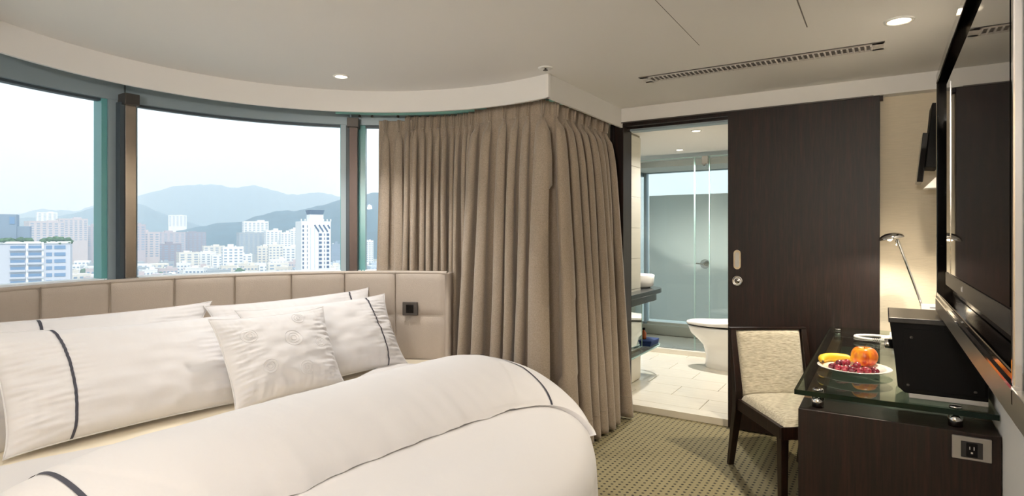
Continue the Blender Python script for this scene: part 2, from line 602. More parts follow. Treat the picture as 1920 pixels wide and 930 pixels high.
for idx, (am, lab) in enumerate(((177.4, 'brownish stainless column with a dark bracket cap between the two wide panes'),
                                 (131.9, 'dark bronze window column at the left edge of the curtain'))):
    c = thing('window_column', lab, 'column', (CX + 1.74 * cos(radians(am)), CY + 1.74 * sin(radians(am)), 1.05))
    w_ = .95
    b = MB(); b.arc(CX, CY, 1.70, 1.80, am - w_, am + w_, 1.085, 2.12, 3, smooth=False); b.build('post', M['steel_col'] if idx == 0 else M['bronze'], c, bevel=.002)
    b = MB(); b.arc(CX, CY, 1.715, 1.765, am + w_, am + w_ + .8, 1.085, 2.12, 3, smooth=False); b.build('side_channel', M['alu_dark'], c)
    b = MB(); b.arc(CX, CY, 1.675, 1.80, am - w_ * 1.35, am + w_ * 1.5, 2.105, 2.17, 3, smooth=False); b.build('bracket_cap', M['bracket'], c, bevel=.003)
    b = MB(); b.arc(CX, CY, 1.68, 1.80, am - w_ * 1.2, am + w_ * 1.2, 1.085, 1.10, 3, smooth=False); b.build('foot_plate', M['chrome'], c)

# curtain track above curtain (mint daylight put into its colour) with two small carriers
t = thing('curtain_track', 'curtain track behind the ceiling pelmet with mint daylight painted into its colour', 'curtain track', (-2.1, 3.2, 2.22))
b = MB(); b.arc(CX, CY, 1.70, 1.73, 84, 136, 2.20, 2.225, 40); b.box(-1.80, -1.77, 3.30, 4.25, 2.20, 2.225)
b.build('rail', M['track'], t)
for a in (130.5, 127.6, 121.5):
    b = MB(); b.sphere((CX + 1.71 * cos(radians(a)), CY + 1.71 * sin(radians(a)), 2.188), .010, 10, 8); b.build('carrier', M['bracket'], t)

# ================================================================== BEDROOM FURNITURE
BX, BY, BR = -2.15, 1.65, 1.28


def base_z(r, R=BR, top=0.57, ell=0.30, drop=0.30):
    """domed bed top falling round the rim into the side; returns z for radius r."""
    t = max(0.0, (r - (R - ell)) / ell)
    if t <= 0:
        return top - 0.012 * (r / R) ** 2
    if t < 1:
        return top - 0.010 - drop * (1 - sqrt(max(0, 1 - t ** 2.6)))
    return top - 0.010 - drop


bed = thing('round_bed', 'big round bed in white linen standing in the curved window bay', 'bed', (BX, BY, 0))
b = MB(); b.lathe([(1.15, 0.0), (1.2, 0.02), (1.2, 0.22), (1.15, .24)], (BX, BY, 0), 96); b.build('bed_base', M['base'], bed)
# platform between mattress and headboard
pts = arcpts(1.56, 107.5, 252, 50) + [(-2.2, 0.5), (-2.2, 2.8)]
b = MB(); b.prism(pts, 0.30, 0.50); b.build('platform', M['sheet'], bed, bevel=.01)


def mattress(u, v):
    a = 2 * pi * u
    R = BR - .02
    if v < 0.72:
        r = R * (v / 0.72)
        z = base_z(r, R, .555, .25, .10)
    else:
        r = R * (1 + .004 * sin(a * 40)); z = .445 - (v - .72) / .28 * .36
    return (BX + r * cos(a), BY + r * sin(a), z)


b = MB(); b.grid(mattress, 120, 48, True); b.build('fitted_sheet', M['sheet'], bed)


def duvet_top(u, v):
    # fan from the fold line: angle range of the foot half
    a = -112 + 224 * u
    ar = radians(a)
    if v < 0.6:
        r = v / 0.6 * (BR + .01)
        z = base_z(r, BR + .01, .585, .36, .14)
        z += .004 * noise.noise(Vector((r * 3, a * .05, 1)))
    else:
        q = (v - .6) / .4
        r = BR + .01 + .012 * q + (.008 * sin(ar * 46 + 2 * sin(ar * 5)) + .006 * noise.noise(Vector((a * .4, q, 5)))) * q ** .7
        z0 = base_z(BR + .02, BR + .01, .585, .36, .14)
        z = z0 - q * (z0 - .09)
    return (BX + r * cos(ar), BY + r * sin(ar), z)


b = MB(); b.grid(duvet_top, 260, 70)
o = b.build('duvet', M['cotton'], bed)
o['label'] = 'smooth white duvet hanging over the rounded foot of the bed'

# folded-back roll of the duvet
def fold_pt(q, v, lift=0.0):
    """q: -1 head side .. 1 foot side, v: -1..1 along Y."""
    y_lin = BY + v * 1.13
    xb = -1.47 + .16 * max(0, (y_lin - 1.15) / 1.35) ** 2
    xb += .13 * max(0, (y_lin - 2.3) / .4) ** 1.5
    xa = -2.10 + .02 * v
    x = xa + (xb - xa) * (q * .5 + .5)
    Re = BR + .035
    half = sqrt(max(.04, Re * Re - (x - BX) ** 2))
    half = min(half, 1.16)
    y = BY + v * half
    # rounded plan: pull the far end outward along the rim
    r = sqrt((x - BX) ** 2 + (y - BY) ** 2)
    zb = base_z(r, BR + .02, .585, .34, .11)
    H = .158
    f = (1 - abs(q) ** 2.2) ** .72
    qe = q
    f *= 1 - .12 * qe
    g = (1 - abs(v) ** 9) ** .5
    fade = .45 + .55 * (1 - max(0, (r - .75) / .55) ** 1.5) if r > .75 else 1.0
    z = zb + H * f * g * fade + .006
    # creases running away from the lower lip
    amp = .006 * (abs(q)) ** 3 + .0015
    z += amp * noise.noise(Vector((x * 4, y * 16, 2))) + .010 * noise.noise(Vector((x * 2.2, y * 1.7, 7))) * f
    x += .014 * noise.noise(Vector((y * 9, 3, q))) * abs(q) ** 3
    return Vector((x, y, z + lift))


b = MB()
b.grid(lambda u, v: tuple(fold_pt(-1 + 2 * v, -1 + 2 * u)), 220, 64)
# under side of the fold so that the lip has a turned-in edge
b.grid(lambda u, v: tuple(fold_pt(1, -1 + 2 * u) + Vector((-.05 * v - .0, 0, -.02 * v))), 220, 4)
fold = b.build('duvet_fold', M['cotton'], bed)
fold['label'] = 'thick duvet fold turned back across the bed'
for vv in (-.83, .765):
    b = MB()
    def rib(u, v, vv=vv):
        q = -1 + 2 * v
        yy = vv + (u - .5) * .011 + .0
        if vv > 0:
            yy += -.03 * (max(0, q)) ** 2 
        p = fold_pt(q, yy, .0028)
        return tuple(p)
    b.grid(rib, 3, 90)
    b.build('piping', M['piping'], bed)

# ---- headboard
hb = thing('headboard', 'curved silver-taupe leatherette headboard with stitched panels below the windows', 'headboard', (CX - 1.5, CY, .0))
seams = [121.2 + 12.4 * k for k in range(11)]
edges = [108.4] + seams[:-1] + [245.6]


def hb_panel(a0, a1, z0, z1, topround):
    b = MB()
    nu, nv = 18, 14
    wa = a1 - a0

    def fn(u, v):
        a = a0 + wa * (u * (1 - .012) + .006)
        puff = (1 - abs(2 * u - 1) ** 7) ** .6 * (1 - abs(2 * v - 1) ** 7) ** .6
        z = z0 + (z1 - z0) * v
        r = 1.578 - .012 * puff
        if topround and v > .9:
            t = (v - .9) / .1
            r += .0 * t
        return (CX + r * cos(radians(a)), CY + r * sin(radians(a)), z)
    b.grid(fn, nu, nv)
    return b


for i in range(len(edges) - 1):
    for (z0, z1, top) in ((.46, .792, False), (.798, 1.088, True)):
        hb_panel(edges[i], edges[i + 1], z0, z1, top).build('panel', M['leather'], hb)
b = MB(); b.arc(CX, CY, 1.577, 1.66, 107.3, 246.5, .30, 1.090, 110)
b.build('back_board', M['leather'], hb)
b = MB()
ring = []
for i in range(121):
    a = radians(108.0 + (246 - 108.0) * i / 120)
    ring.append((CX + 1.585 * cos(a), CY + 1.585 * sin(a), 1.090))
b.tube(ring, .013, 10)
b.build('top_piping', M['leather'], hb)
for a_end in (107.6, 246.2):
    a = radians(a_end)
    b = MB(); b.tube([(CX + 1.575 * cos(a), CY + 1.575 * sin(a), z) for z in (.32, .6, .9, 1.085)], .022, 12)
    b.build('end_roll', M['leather'], hb)
for a_s in seams[:-1]:
    a = radians(a_s)
    sb = MB(); sb.tube([(CX + 1.572 * cos(a), CY + 1.572 * sin(a), z) for z in (.46, .8, 1.09)], .0035, 6)
    sb.build('stitching', M['leather'], hb)

# switch set into the last headboard panel
am = radians(117.2)
sw = thing('wall_switch', 'square dark-framed switch plate set in the headboard end', 'switch', (CX + 1.555 * cos(am), CY + 1.555 * sin(am), .84))
Mr = Matrix.Translation(Vector((CX + 1.556 * cos(am), CY + 1.556 * sin(am), .845))) @ Matrix.Rotation(am + pi, 4, 'Z')
b = MB(); b.box(-.004, .012, -.052, .052, -.045, .045, Mr); b.build('plate', M['bracket'], sw, bevel=.003)
b = MB(); b.box(.011, .014, -.026, .026, -.028, .028, Mr); b.build('insert', M['black_gloss'], sw)

# ---- pillows
def pillow(name, label, cat, bl, br, tl, tr, thick, mat_, stripe=None, seed=0, group=None, nrm_flip=1, sag=.0, rings=False):
    bl, br, tl, tr = [Vector(p) for p in (bl, br, tl, tr)]
    n0 = ((br - bl).cross(tl - bl)).normalized() * nrm_flip

    def P(u, v, side, lift=0.0):
        # u,v in -1..1
        cu = .985 - .045 * (1 - v * v) + .03 * abs(v) ** 6
        cv = .975 - .055 * (1 - u * u) + .03 * abs(u) ** 8
        uu = (u * cu * .5 + .5); vv = (v * cv * .5 + .5)
        p = bl * (1 - uu) * (1 - vv) + br * uu * (1 - vv) + tl * (1 - uu) * vv + tr * uu * vv
        t = max(0, 1 - abs(u) ** 2.6) ** .62 * max(0, 1 - abs(v) ** 2.2) ** .62
        # fuller towards the bottom
        t *= 1 - .18 * v
        d = thick * t
        q = Vector((u * 3 + seed * 11, v * 3, seed))
        edge = (abs(u) ** 3 + abs(v) ** 3) * .5
        wr = .010 * noise.noise(q * 1.4) + .010 * noise.noise(Vector((u * 14 + seed, v * 2.5, 4))) * edge \
            + .014 * noise.noise(Vector((u * 3.5 + seed, v * 13, 9))) * abs(u) ** 2.5
        # creases near the stripe
        if stripe is not None:
            ds = abs(u - stripe)
            wr += .0012 * sin(v * 55 + 4 * noise.noise(Vector((v * 4, seed, 0)))) * exp(-(ds / .10) ** 2)
        d += wr * min(1, t * 2.2) * 1.0
        d += lift
        return p + n0 * d * side + Vector((0, 0, -sag * (1 - u * u)))
    root = thing(name, label, cat, tuple((bl + br) / 2), 0, group)
    b = MB()
    nu, nv = 170, 120
    verts = []; faces = []
    def g(side):
        b.grid(lambda u, v: tuple(P(-1 + 2 * u, -1 + 2 * v, side)), nu, nv)
    g(1)
    n1 = len(b.f)
    g(-1)
    b.f[n1:] = [tuple(reversed(f)) for f in b.f[n1:]]
    b.build('cover', mat_, root, weld=True)
    # hem seam all round
    s_ = MB(); rim = []
    for k in range(160):
        w = k / 160 * 4
        if w < 1: u, v = -1 + 2 * w, -1
        elif w < 2: u, v = 1, -1 + 2 * (w - 1)
        elif w < 3: u, v = 1 - 2 * (w - 2), 1
        else: u, v = -1, 1 - 2 * (w - 3)
        rim.append(P(u, v, 1))
    s_.tube(rim, .0035, 6, True)
    s_.build('seam', mat_, root)
    if stripe is not None:
        for side in (1, -1):
            s_ = MB()
            w2 = .011
            s_.grid(lambda u, v, side=side: tuple(P(stripe + (u - .5) * 2 * w2, -1 + 2 * v, side, .0034)), 5, 120)
            o = s_.build('stripe', M['piping'], root)
    if rings:
        for (ru, rv, rr) in ((.10, .22, .20), (-.62, .45, .16), (.62, .02, .13), (.35, .75, .14), (-.45, -.35, .15), (.2, -.55, .16)):
            for k in (1.0, .62, .3):
                s_ = MB(); loop = [P(ru + rr * k * cos(a) * .8, rv + rr * k * sin(a), 1, .0006) for a in [2 * pi * q / 28 for q in range(28)]]
                s_.tube(loop, .0014, 5, True)
                s_.build('jacquard_ring', M['cotton'], root)
    return root


PG = 'long pillows leaning on the headboard'
pillow('pillow', 'long white pillow at front left with dark stripe near its left end', 'pillow',
       (-2.60, .80, .565), (-2.52, 1.74, .565), (-2.86, .80, .985), (-2.84, 1.86, .94), .095, M['cotton'], stripe=-.58, seed=1, group=PG)
pillow('pillow', 'white striped pillow at front right beside the switch, behind the cushion', 'pillow',
       (-2.50, 1.80, .565), (-2.48, 2.72, .560), (-2.80, 1.80, .96), (-2.74, 2.79, .965), .09, M['cotton'], stripe=.66, seed=2, group=PG)
pillow('pillow', 'rear left white pillow partly hidden by the front left pillow', 'pillow',
       (-2.92, .60, .55), (-2.92, 1.62, .55), (-3.12, .66, 1.0), (-3.10, 1.84, .985), .08, M['cotton'], stripe=-.30, seed=3, group=PG)
pillow('pillow', 'rear right white pillow whose striped corner rises against the headboard', 'pillow',
       (-2.86, 1.80, .55), (-2.74, 2.78, .55), (-3.08, 1.80, .965), (-2.98, 2.88, .985), .08, M['cotton'], stripe=.70, seed=4, group=PG)
pillow('cushion', 'small square white cushion with faint ring pattern in front of the pillows', 'cushion',
       (-2.38, 1.53, .575), (-2.36, 2.12, .575), (-2.62, 1.55, .96), (-2.60, 2.18, .955), .085, M['cotton'], seed=5, rings=True)
pillow('pillow', 'creamy pillow at the left edge of the picture behind the front pillow', 'pillow',
       (-2.78, .45, .53), (-2.74, .98, .53), (-2.96, .40, .96), (-2.96, .93, .95), .09, M['cotton'], seed=6, group=PG)


# ================================================================== CURTAINS
ARC_A = [140 - .5 * k for k in range(108)]


def path_pts():
    def rad(a):
        t = max(0, min(1, (a - 94) / 15)); t = t * t * (3 - 2 * t)
        return 1.63 + .12 * t
    pts = [Vector((CX + rad(a) * cos(radians(a)), CY + rad(a) * sin(radians(a)))) for a in ARC_A]
    last = pts[-1]
    c0 = Vector((-1.80, 3.25)); c1 = Vector((-1.785, 3.36))
    for k in range(1, 11):
        t = k / 10
        pts.append((1 - t) ** 2 * last + 2 * t * (1 - t) * c0 + t * t * c1)
    for k in range(1, 40):
        pts.append(Vector((-1.785 + .015 * k / 40, 3.36 + (4.27 - 3.36) * k / 39)))
    return pts


PP = path_pts()
SS = [0.0]
for i in range(1, len(PP)):
    SS.append(SS[-1] + (PP[i] - PP[i - 1]).length)


def path(s):
    s = max(0, min(SS[-1] - 1e-5, s))
    lo, hi = 0, len(SS) - 1
    while hi - lo > 1:
        m_ = (lo + hi) // 2
        if SS[m_] <= s: lo = m_
        else: hi = m_
    t = (s - SS[lo]) / (SS[hi] - SS[lo])
    p = PP[lo].lerp(PP[hi], t)
    # smoothed tangent
    a = PP[max(0, lo - 3)]; b_ = PP[min(len(PP) - 1, hi + 3)]
    tg = (b_ - a).normalized()
    # normal towards the room (right of travel)
    nr = Vector((tg.y, -tg.x))
    return p, tg, nr


def s_of_angle(a):
    k = (140 - a) / .5
    i = int(k)
    return SS[i] + (SS[i + 1] - SS[i]) * (k - i)


def curtain(label, pleats, ztop, zbot, heading, pinch_w, amp, flare, seed, push=0.0, tops=None):
    """pleats: list of (s_top, s_bottom)."""
    rnd = random.Random(seed)
    root_p, _, _ = path(pleats[0][0])
    root = thing('curtain', label, 'curtain', (root_p.x, root_p.y, zbot), 0, 'taupe pinch-pleated curtains')
    n = len(pleats)
    per = 26
    nv = 72
    phase = [rnd.uniform(-1, 1) for _ in range(n)]
    depth = [rnd.uniform(.75, 1.3) for _ in range(n)]
    lean = [rnd.uniform(-1, 1) for _ in range(n)]
    subf = [rnd.uniform(0.15, .5) for _ in range(n)]

    def edge(i, k):
        # boundary between pleat i-1 and i
        if i <= 0: return pleats[0][k] - (pleats[1][k] - pleats[0][k]) * .5
        if i >= n: return pleats[-1][k] + (pleats[-1][k] - pleats[-2][k]) * .5
        return (pleats[i - 1][k] + pleats[i][k]) / 2

    def pt(U, v):
        i = min(n - 1, int(U)); u = U - i - .5      # -.5..+.5 in pleat i
        z = ztop + (zbot - ztop) * v
        below = ztop - z
        w = min(1.0, below / (ztop - zbot))
        e0 = edge(i, 0) * (1 - w) + edge(i, 1) * w
        e1 = edge(i + 1, 0) * (1 - w) + edge(i + 1, 1) * w
        c = pleats[i][0] * (1 - w) + pleats[i][1] * w
        width = e1 - e0
        if below < heading:
            # pinch: three fingers gathered into pinch_w at its foot
            k = below / heading
            pw = pinch_w * (1.35 - .75 * k)
            if abs(u) < .30:
                s = c + (u / .30) * pw
                fin = .5 + .5 * cos(u / .30 * 3 * pi)
                d = .004 + (.040 - .012 * k) * (1 - (abs(u) / .30) ** 2) * (.45 + .55 * fin)
            else:
                sg = 1 if u > 0 else -1
                tt = (abs(u) - .30) / .20
                end = e1 if u > 0 else e0
                s = (c + sg * pw) * (1 - tt) + end * tt
                d = -.004 * sin(tt * pi)
            dd = d
        else:
            k = (below - heading) / (ztop - zbot - heading)
            op = 1 - exp(-k * 16)
            A = amp * depth[i] * (.35 + .65 * op) * (1 + flare * k)
            ph = cos(2 * pi * u)
            body = .5 + .5 * ph
            body = body ** .8
            # secondary crease
            sec = .22 * subf[i] * cos(6 * pi * u + phase[i] * 2) * (1 - .5 * op)
            dn = A * (body + sec) 
            # tangential: omega fold opens lower down
            s_lin = c + (u * 2 > 0 and (e1 - c) or (c - e0)) * (u * 2) if True else 0
            om = .16 * width * sin(4 * pi * u) * (.5 + .5 * op)
            pinched = c + u * 2 * pinch_w * 2.2
            s_ = s_lin + om
            bl = min(1, k * 26)
            if abs(u) < .30:
                s_ = ((c + (u / .30) * pinch_w * .6) * (1 - bl)) + s_ * bl
                dn = (.020 * (1 - (abs(u) / .30) ** 2) * (.45 + .55 * (.5 + .5 * cos(u / .30 * 3 * pi)))) * (1 - bl) + dn * bl
            else:
                tt = (abs(u) - .30) / .20; sg = 1 if u > 0 else -1; end = e1 if u > 0 else e0
                s_ = (((c + sg * pinch_w * .6) * (1 - tt) + end * tt) * (1 - bl)) + s_ * bl
                dn = dn * bl
            s_ += .006 * lean[i] * sin(k * 3.1) + .012 * noise.noise(Vector((i * 3.7, k * 2.2, seed))) * op
            s = s_; dd = dn + .012 * noise.noise(Vector((U * 1.3, k * 2.5, seed + 5))) * op
            dd += flare * .030 * k
        p, tg, nr = path(s)
        q = p + nr * (dd + push)
        # heading slouches a little between hooks
        zz = z - (.006 * cos(2 * pi * u)) * (1 if below < heading else 0) * 0
        return (q.x, q.y, zz)

    nu = n * per + 1
    vs = [0, .01, .02, .03, .04, .047] 
    b = MB()
    def fn(u, v):
        return pt(u * n * .9999, v)
    # non-uniform rows: dense in the heading
    rows = [k / 10 * (heading / (ztop - zbot)) for k in range(10)]
    h0 = heading / (ztop - zbot)
    rows += [h0 + (1 - h0) * ((k / (nv - 1)) ** 1.25) for k in range(nv)]
    verts = [pt(i / (nu - 1) * n * .9999, r) for r in rows for i in range(nu)]
    faces = [(j * nu + i, j * nu + i + 1, (j + 1) * nu + i + 1, (j + 1) * nu + i) for j in range(len(rows) - 1) for i in range(nu - 1)]
    b.add(verts, faces, True)
    o = b.build('cloth', M['curtain'], root)
    sol = o.modifiers.new('thick', 'SOLIDIFY'); sol.thickness = .0022; sol.offset = 0
    # stitched knots at the foot of each pinch
    for i in range(n):
        kb = MB()
        p, tg, nr = path(pleats[i][0])
        cc = p + nr * (.020 + push)
        kb.sphere((cc.x, cc.y, ztop - heading - .004), .009, 10, 8, (1.25, 1.25, .6))
        kb.build('pinch_stitch', M['curtain'], root)
    # bottom hem line
    if zbot < .1:
        hb_ = MB()
        r = (ztop - .17) / (ztop - zbot)
        line = []
        for i in range(nu):
            q = pt(i / (nu - 1) * n * .9999, r)
            line.append((q[0], q[1], q[2]))
        # offset slightly outward
        off = []
        for i, q in enumerate(line):
            a_ = Vector(line[max(0, i - 1)]); c_ = Vector(line[min(nu - 1, i + 1)])
            tt = (c_ - a_).normalized(); nn = Vector((tt.y, -tt.x, 0))
            off.append(Vector(q) + nn * .0016)
        hb_.tube(off, .0016, 4)
        hb_.build('hem_seam', M['curtain'], root)
    return root


def lin(a, b_, n):
    return [a + (b_ - a) * i / (n - 1) for i in range(n)]


sA = s_of_angle
# end of the first curtain, two loose pleats over the pane
curtain('narrow end of taupe curtain hanging over the right window pane', [(sA(124.6), sA(125.0)), (sA(121.4), sA(121.0)), (sA(118.2), sA(117.6))],
        2.165, .02, .075, .014, .042, .3, 11)
# tightly gathered run
g_top = lin(sA(119.2), sA(103.0), 10); g_bot = lin(sA(119.8), sA(102.4), 10)
curtain('tightly gathered stretch of taupe curtain behind the headboard end', list(zip(g_top, g_bot)), 2.195, .02, .085, .012, .060, .4, 12, push=.004)
# loose run round the corner to the door
c_top = [sA(101.2), sA(97.4), sA(93.4), sA(90.0), sA(87.0)]
s0 = c_top[-1]
c_top += [s0 + q for q in (.10, .19, .31, .42, .53, .64, .75, .86, .95)]
c_bot = [sA(101.4), sA(97.8), sA(93.8), sA(90.4), sA(87.2)] + [s0 + q for q in (.09, .17, .29, .41, .52, .63, .74, .85, .945)]
curtain('widest taupe curtain hanging round the corner to the bathroom door', list(zip(c_top, c_bot)), 2.205, .02, .09, .015, .074, 1.1, 13)

# ================================================================== SLIDING DOOR AND FRAME
b = MB()
b.box(-1.76, -1.685, YD - .045, YD + .13, 0.0, 2.19)
b.box(-1.79, -1.76, YD - .05, YD - .02, 0.0, 2.19)
b.box(-1.685, -0.86, YD + .02, YD + .13, 2.165, 2.19)
b.box(-1.79, XW - .32, YD - .045, YD + .0, 2.178, 2.204)
struct(b.build('trim_door_frame', M['wenge'], bevel=.002))
b = MB(); b.box(-1.66, -.86, YD + .03, YD + .12, 2.150, 2.165)
struct(b.build('trim_door_soffit', M['alu']))
b = MB(); b.box(-1.70, -.05, 4.243, 4.25, 2.198, 2.206)
struct(b.build('trim_track_line', M['bracket']))

door = bpy.data.objects.new('door_1', None); COL.objects.link(door); door['kind'] = 'structure'
ROOTLOC['door_1'] = Vector((0, 0, 0))
b = MB(); b.box(-.912, -.017, 4.262, 4.300, .012, 2.204); b.build('leaf', M['wenge'], door, bevel=.002)


def stadium(cx, cz, w, h, y, n=12):
    r = w / 2
    pts = []
    for k in range(n + 1):
        a = pi * k / n
        pts.append((cx + r * cos(a), cz + h / 2 - r + r * sin(a)))
    for k in range(n + 1):
        a = pi + pi * k / n
        pts.append((cx + r * cos(a), cz - h / 2 + r + r * sin(a)))
    return pts


def plate_xz(pts, y0, y1):
    b = MB(); n = len(pts)
    v = [(p[0], y0, p[1]) for p in pts] + [(p[0], y1, p[1]) for p in pts]
    b.add(v, [tuple(range(n)), tuple(range(2 * n - 1, n - 1, -1))]); b.add(v, [(i, i + n, (i + 1) % n + n, (i + 1) % n) for i in range(n)])
    return b


pull = plate_xz(stadium(-.85, 1.178, .050, .135, 0), 4.256, 4.263).build('flush_pull', M['chrome'], door, bevel=.0015)
plate_xz(stadium(-.85, 1.178, .028, .105, 0), 4.2545, 4.2565).build('pull_recess', M['grey'], pull)
RX = Matrix.Rotation(radians(90), 4, 'X')
lock = MB().lathe([(0.001, .0), (.034, 0), (.036, .004), (.030, .008), (.028, .006), (.010, .006), (.009, .016), (.001, .017)], (-.85, 4.262, 1.032), 32, RX).build('lock_escutcheon', M['chrome'], door)
b = MB(); b.box(-.8515, -.8485, 4.243, 4.247, 1.026, 1.038); b.build('key_slot', M['bracket'], lock)

# ================================================================== BATHROOM
FZ = .05
b = MB(); b.box(-2.75, -.86, YD + .0, 7.7, -.2, FZ - .006)
struct(b.build('floor_bathroom_bed', M['grout']))
b = MB(); b.box(-1.685, -.86, YD - .005, YD + .13, 0, FZ)
struct(b.build('trim_threshold', M['floor_tile'], bevel=.002))
fl = bpy.data.objects.new('floor_bathroom', None); COL.objects.link(fl); fl['kind'] = 'structure'
tw, tl_ = .60, .30
tile_mb = MB().box(-.298, .298, -.148, .148, -.012, 0)
proto = None
yy = YD + .13 + .15; row = 0
while yy < 7.55:
    xx = -.86 - (0.3 if row % 2 else 0)
    if 6.38 < yy < 6.5:
        yy += .0
    while xx > -2.75:
        if proto is None:
            proto = tile_mb.build('tile', M['floor_tile'], fl, bevel=.0015, seg=1); o = proto
        else:
            o = proto.copy(); COL.objects.link(o)
        o.location = (xx, yy, FZ)
        xx -= .60
    yy += .30; row += 1
# walls
b = MB(); b.box(-.86, -.74, YD + .13, 7.7, 0, 2.3)
struct(b.build('wall_bathroom_right', M['tile']))
b = MB(); b.box(-1.95, -1.862, YD + .13, 5.12, 0, 2.26)
struct(b.build('wall_bathroom_pier', M['grout']))
pier = bpy.data.objects.new('wall_bathroom_tiling', None); COL.objects.link(pier); pier['kind'] = 'structure'
proto = None
for r in range(8):
    for c in range(2):
        y0 = 4.46 + c * .33; z0 = .06 + r * .27
        if proto is None:
            proto = MB().box(0, .010, .0015, .3285, .0015, .2685).build('tile', M['tile'], pier, bevel=.001, seg=1); o = proto
        else:
            o = proto.copy(); COL.objects.link(o)
        o.location = (-1.862, y0, z0)
b = MB(); b.box(-2.75, -2.63, 4.5, 5.95, 0, 2.3)
struct(b.build('wall_bathroom_left', M['tile']))
b = MB(); b.box(-2.75, -1.86, 4.44, 4.5, 0, 2.3); struct(b.build('wall_bathroom_front', M['tile']))
b = MB(); b.box(-2.75, -.74, YD + .13, 7.7, 2.24, 2.4)
b.box(-2.75, -.86, 7.02, 7.62, 2.17, 2.24)
struct(b.build('ceiling_bathroom', M['paint']))
b = MB(); b.box(-2.75, -.86, 7.60, 7.7, 0, .20); b.box(-2.75, -.86, 7.52, 7.61, FZ, .17)
struct(b.build('wall_shower_sill', M['tile']))
b = MB(); b.box(-2.42, -.86, 6.36, 6.46, FZ, .10)
struct(b.build('trim_shower_curb', M['floor_tile'], bevel=.003))

w5 = bpy.data.objects.new('window_5', None); COL.objects.link(w5); w5['kind'] = 'structure'; ROOTLOC['window_5'] = Vector((0, 0, 0))
b = MB(); b.box(-2.74, -.86, 7.64, 7.648, .17, 2.2); b.build('pane', M['winglass'], w5)
b = MB(); b.box(-2.63, -.86, 7.60, 7.606, .235, 1.865); b.build('frosted_screen', M['frost'], w5)
b = MB(); b.box(-2.74, -.86, 7.60, 7.68, 2.16, 2.20); b.box(-2.70, -2.66, 7.58, 7.66, .17, 2.2); b.build('window_frame', M['alu'], w5)
w6 = bpy.data.objects.new('window_6', None); COL.objects.link(w6); w6['kind'] = 'structure'; ROOTLOC['window_6'] = Vector((0, 0, 0))
b = MB(); b.box(-2.72, -2.712, 5.95, 7.62, .17, 2.2); b.build('pane', M['winglass'], w6)
b = MB(); b.box(-2.74, -2.70, 5.95, 7.6, 2.12, 2.24); b.box(-2.74, -2.70, 5.95, 7.6, FZ, .2); b.box(-2.74, -2.70, 5.93, 6.0, FZ, 2.2); b.build('window_frame', M['alu'], w6)

# shower screen
ss = thing('shower_screen', 'clear glass shower screen with a chrome top hinge behind the toilet', 'shower screen', (-1.6, 6.42, .10))
for k, (x0, x1, yo) in enumerate(((-2.33, -1.72, 0), (-1.715, -1.566, .012), (-1.560, -.87, 0))):
    pn = MB().box(x0, x1, 6.416 + yo, 6.424 + yo, .10, 2.185).build('glass_panel', M['shower_glass'], ss)
    e = MB()
    e.box(x0 - .001, x0 + .002, 6.414 + yo, 6.426 + yo, .10, 2.185); e.box(x0, x1, 6.414 + yo, 6.426 + yo, 2.183, 2.188)
    e.box(x1 - .002, x1 + .001, 6.414 + yo, 6.426 + yo, .10, 2.185)
    e.build('edge', M['glass_edge'], pn)
b = MB(); b.box(-1.64, -1.575, 6.405, 6.435, 2.10, 2.19); b.box(-1.625, -1.595, 6.39, 6.42, 2.08, 2.11); b.build('hinge', M['chrome'], ss, bevel=.003)
# shower mixer on the far frosted side
sm = thing('shower_mixer', 'small chrome shower valve seen through the glass screen', 'shower valve', (-1.90, 7.5, 1.0))
b = MB(); b.lathe([(.001, 0), (.06, 0), (.06, .012), (.025, .02), (.022, .06), (.001, .062)], (-1.90, 7.59, .98), 24, RX); b.build('rosette', M['chrome'], sm)
b = MB(); b.tube([(-1.90, 7.54, .98), (-1.93, 7.50, .985), (-1.99, 7.49, .99)], .009, 10); b.build('lever', M['chrome'], sm)
# towel rail on right


def rounded_counter(x_in, x_out, y0, y1, r, n=14):
    pts = [(x_in, y0), (x_out, y0), (x_out, y1 - r)]
    for k in range(n + 1):
        a = pi / 2 * k / n
        pts.append((x_out - r + r * cos(a), y1 - r + r * sin(a)))
    pts += [(x_in, y1)]
    return pts


vn = thing('vanity_counter', 'dark granite washbasin counter with rounded end', 'counter', (-2.1, 5.2, .73))
b = MB(); b.prism(rounded_counter(-2.63, -1.745, 4.50, 5.62, .28), .81, .85); b.build('top_slab', M['granite'], vn, bevel=.004)
b = MB(); b.prism(rounded_counter(-2.63, -1.785, 4.50, 5.58, .26), .74, .81); b.build('apron', M['granite'], vn, bevel=.004)
bs = thing('vessel_basin', 'round white vessel basin on the dark counter', 'basin', (-2.0, 5.40, .85))
b = MB(); b.lathe([(.001, 0), (.13, 0), (.165, .02), (.175, .118), (.168, .122), (.160, .118), (.15, .03), (.001, .02)], (-2.0, 5.40, .85), 40); b.build('bowl', M['ceramic'], bs)
b = MB(); b.lathe([(.001, .0), (.02, .0), (.02, .006), (.001, .006)], (-2.0, 5.40, .871), 16); b.build('drain', M['chrome'], bs)
mi = thing('low_mirror', 'narrow mirror panel below the counter reflecting the toilet', 'mirror', (-1.845, 4.9, .4))
b = MB(); b.box(-1.850, -1.842, 4.46, 5.12, .34, .73); b.build('mirror_glass', M['mirror'], mi)
b = MB(); b.box(-1.851, -1.840, 5.12, 5.128, .34, .73); b.build('mirror_edge', M['glass_edge'], mi)
sh = thing('glass_shelf', 'low green-edged glass shelf with a rounded end', 'shelf', (-2.0, 5.1, .31))
b = MB(); b.prism(rounded_counter(-2.2, -1.76, 4.55, 5.55, .22), .315, .327); o = b.build('shelf_plate', M['shower_glass'], sh)
b = MB(); pts = rounded_counter(-2.2, -1.76, 4.55, 5.55, .22)[1:]
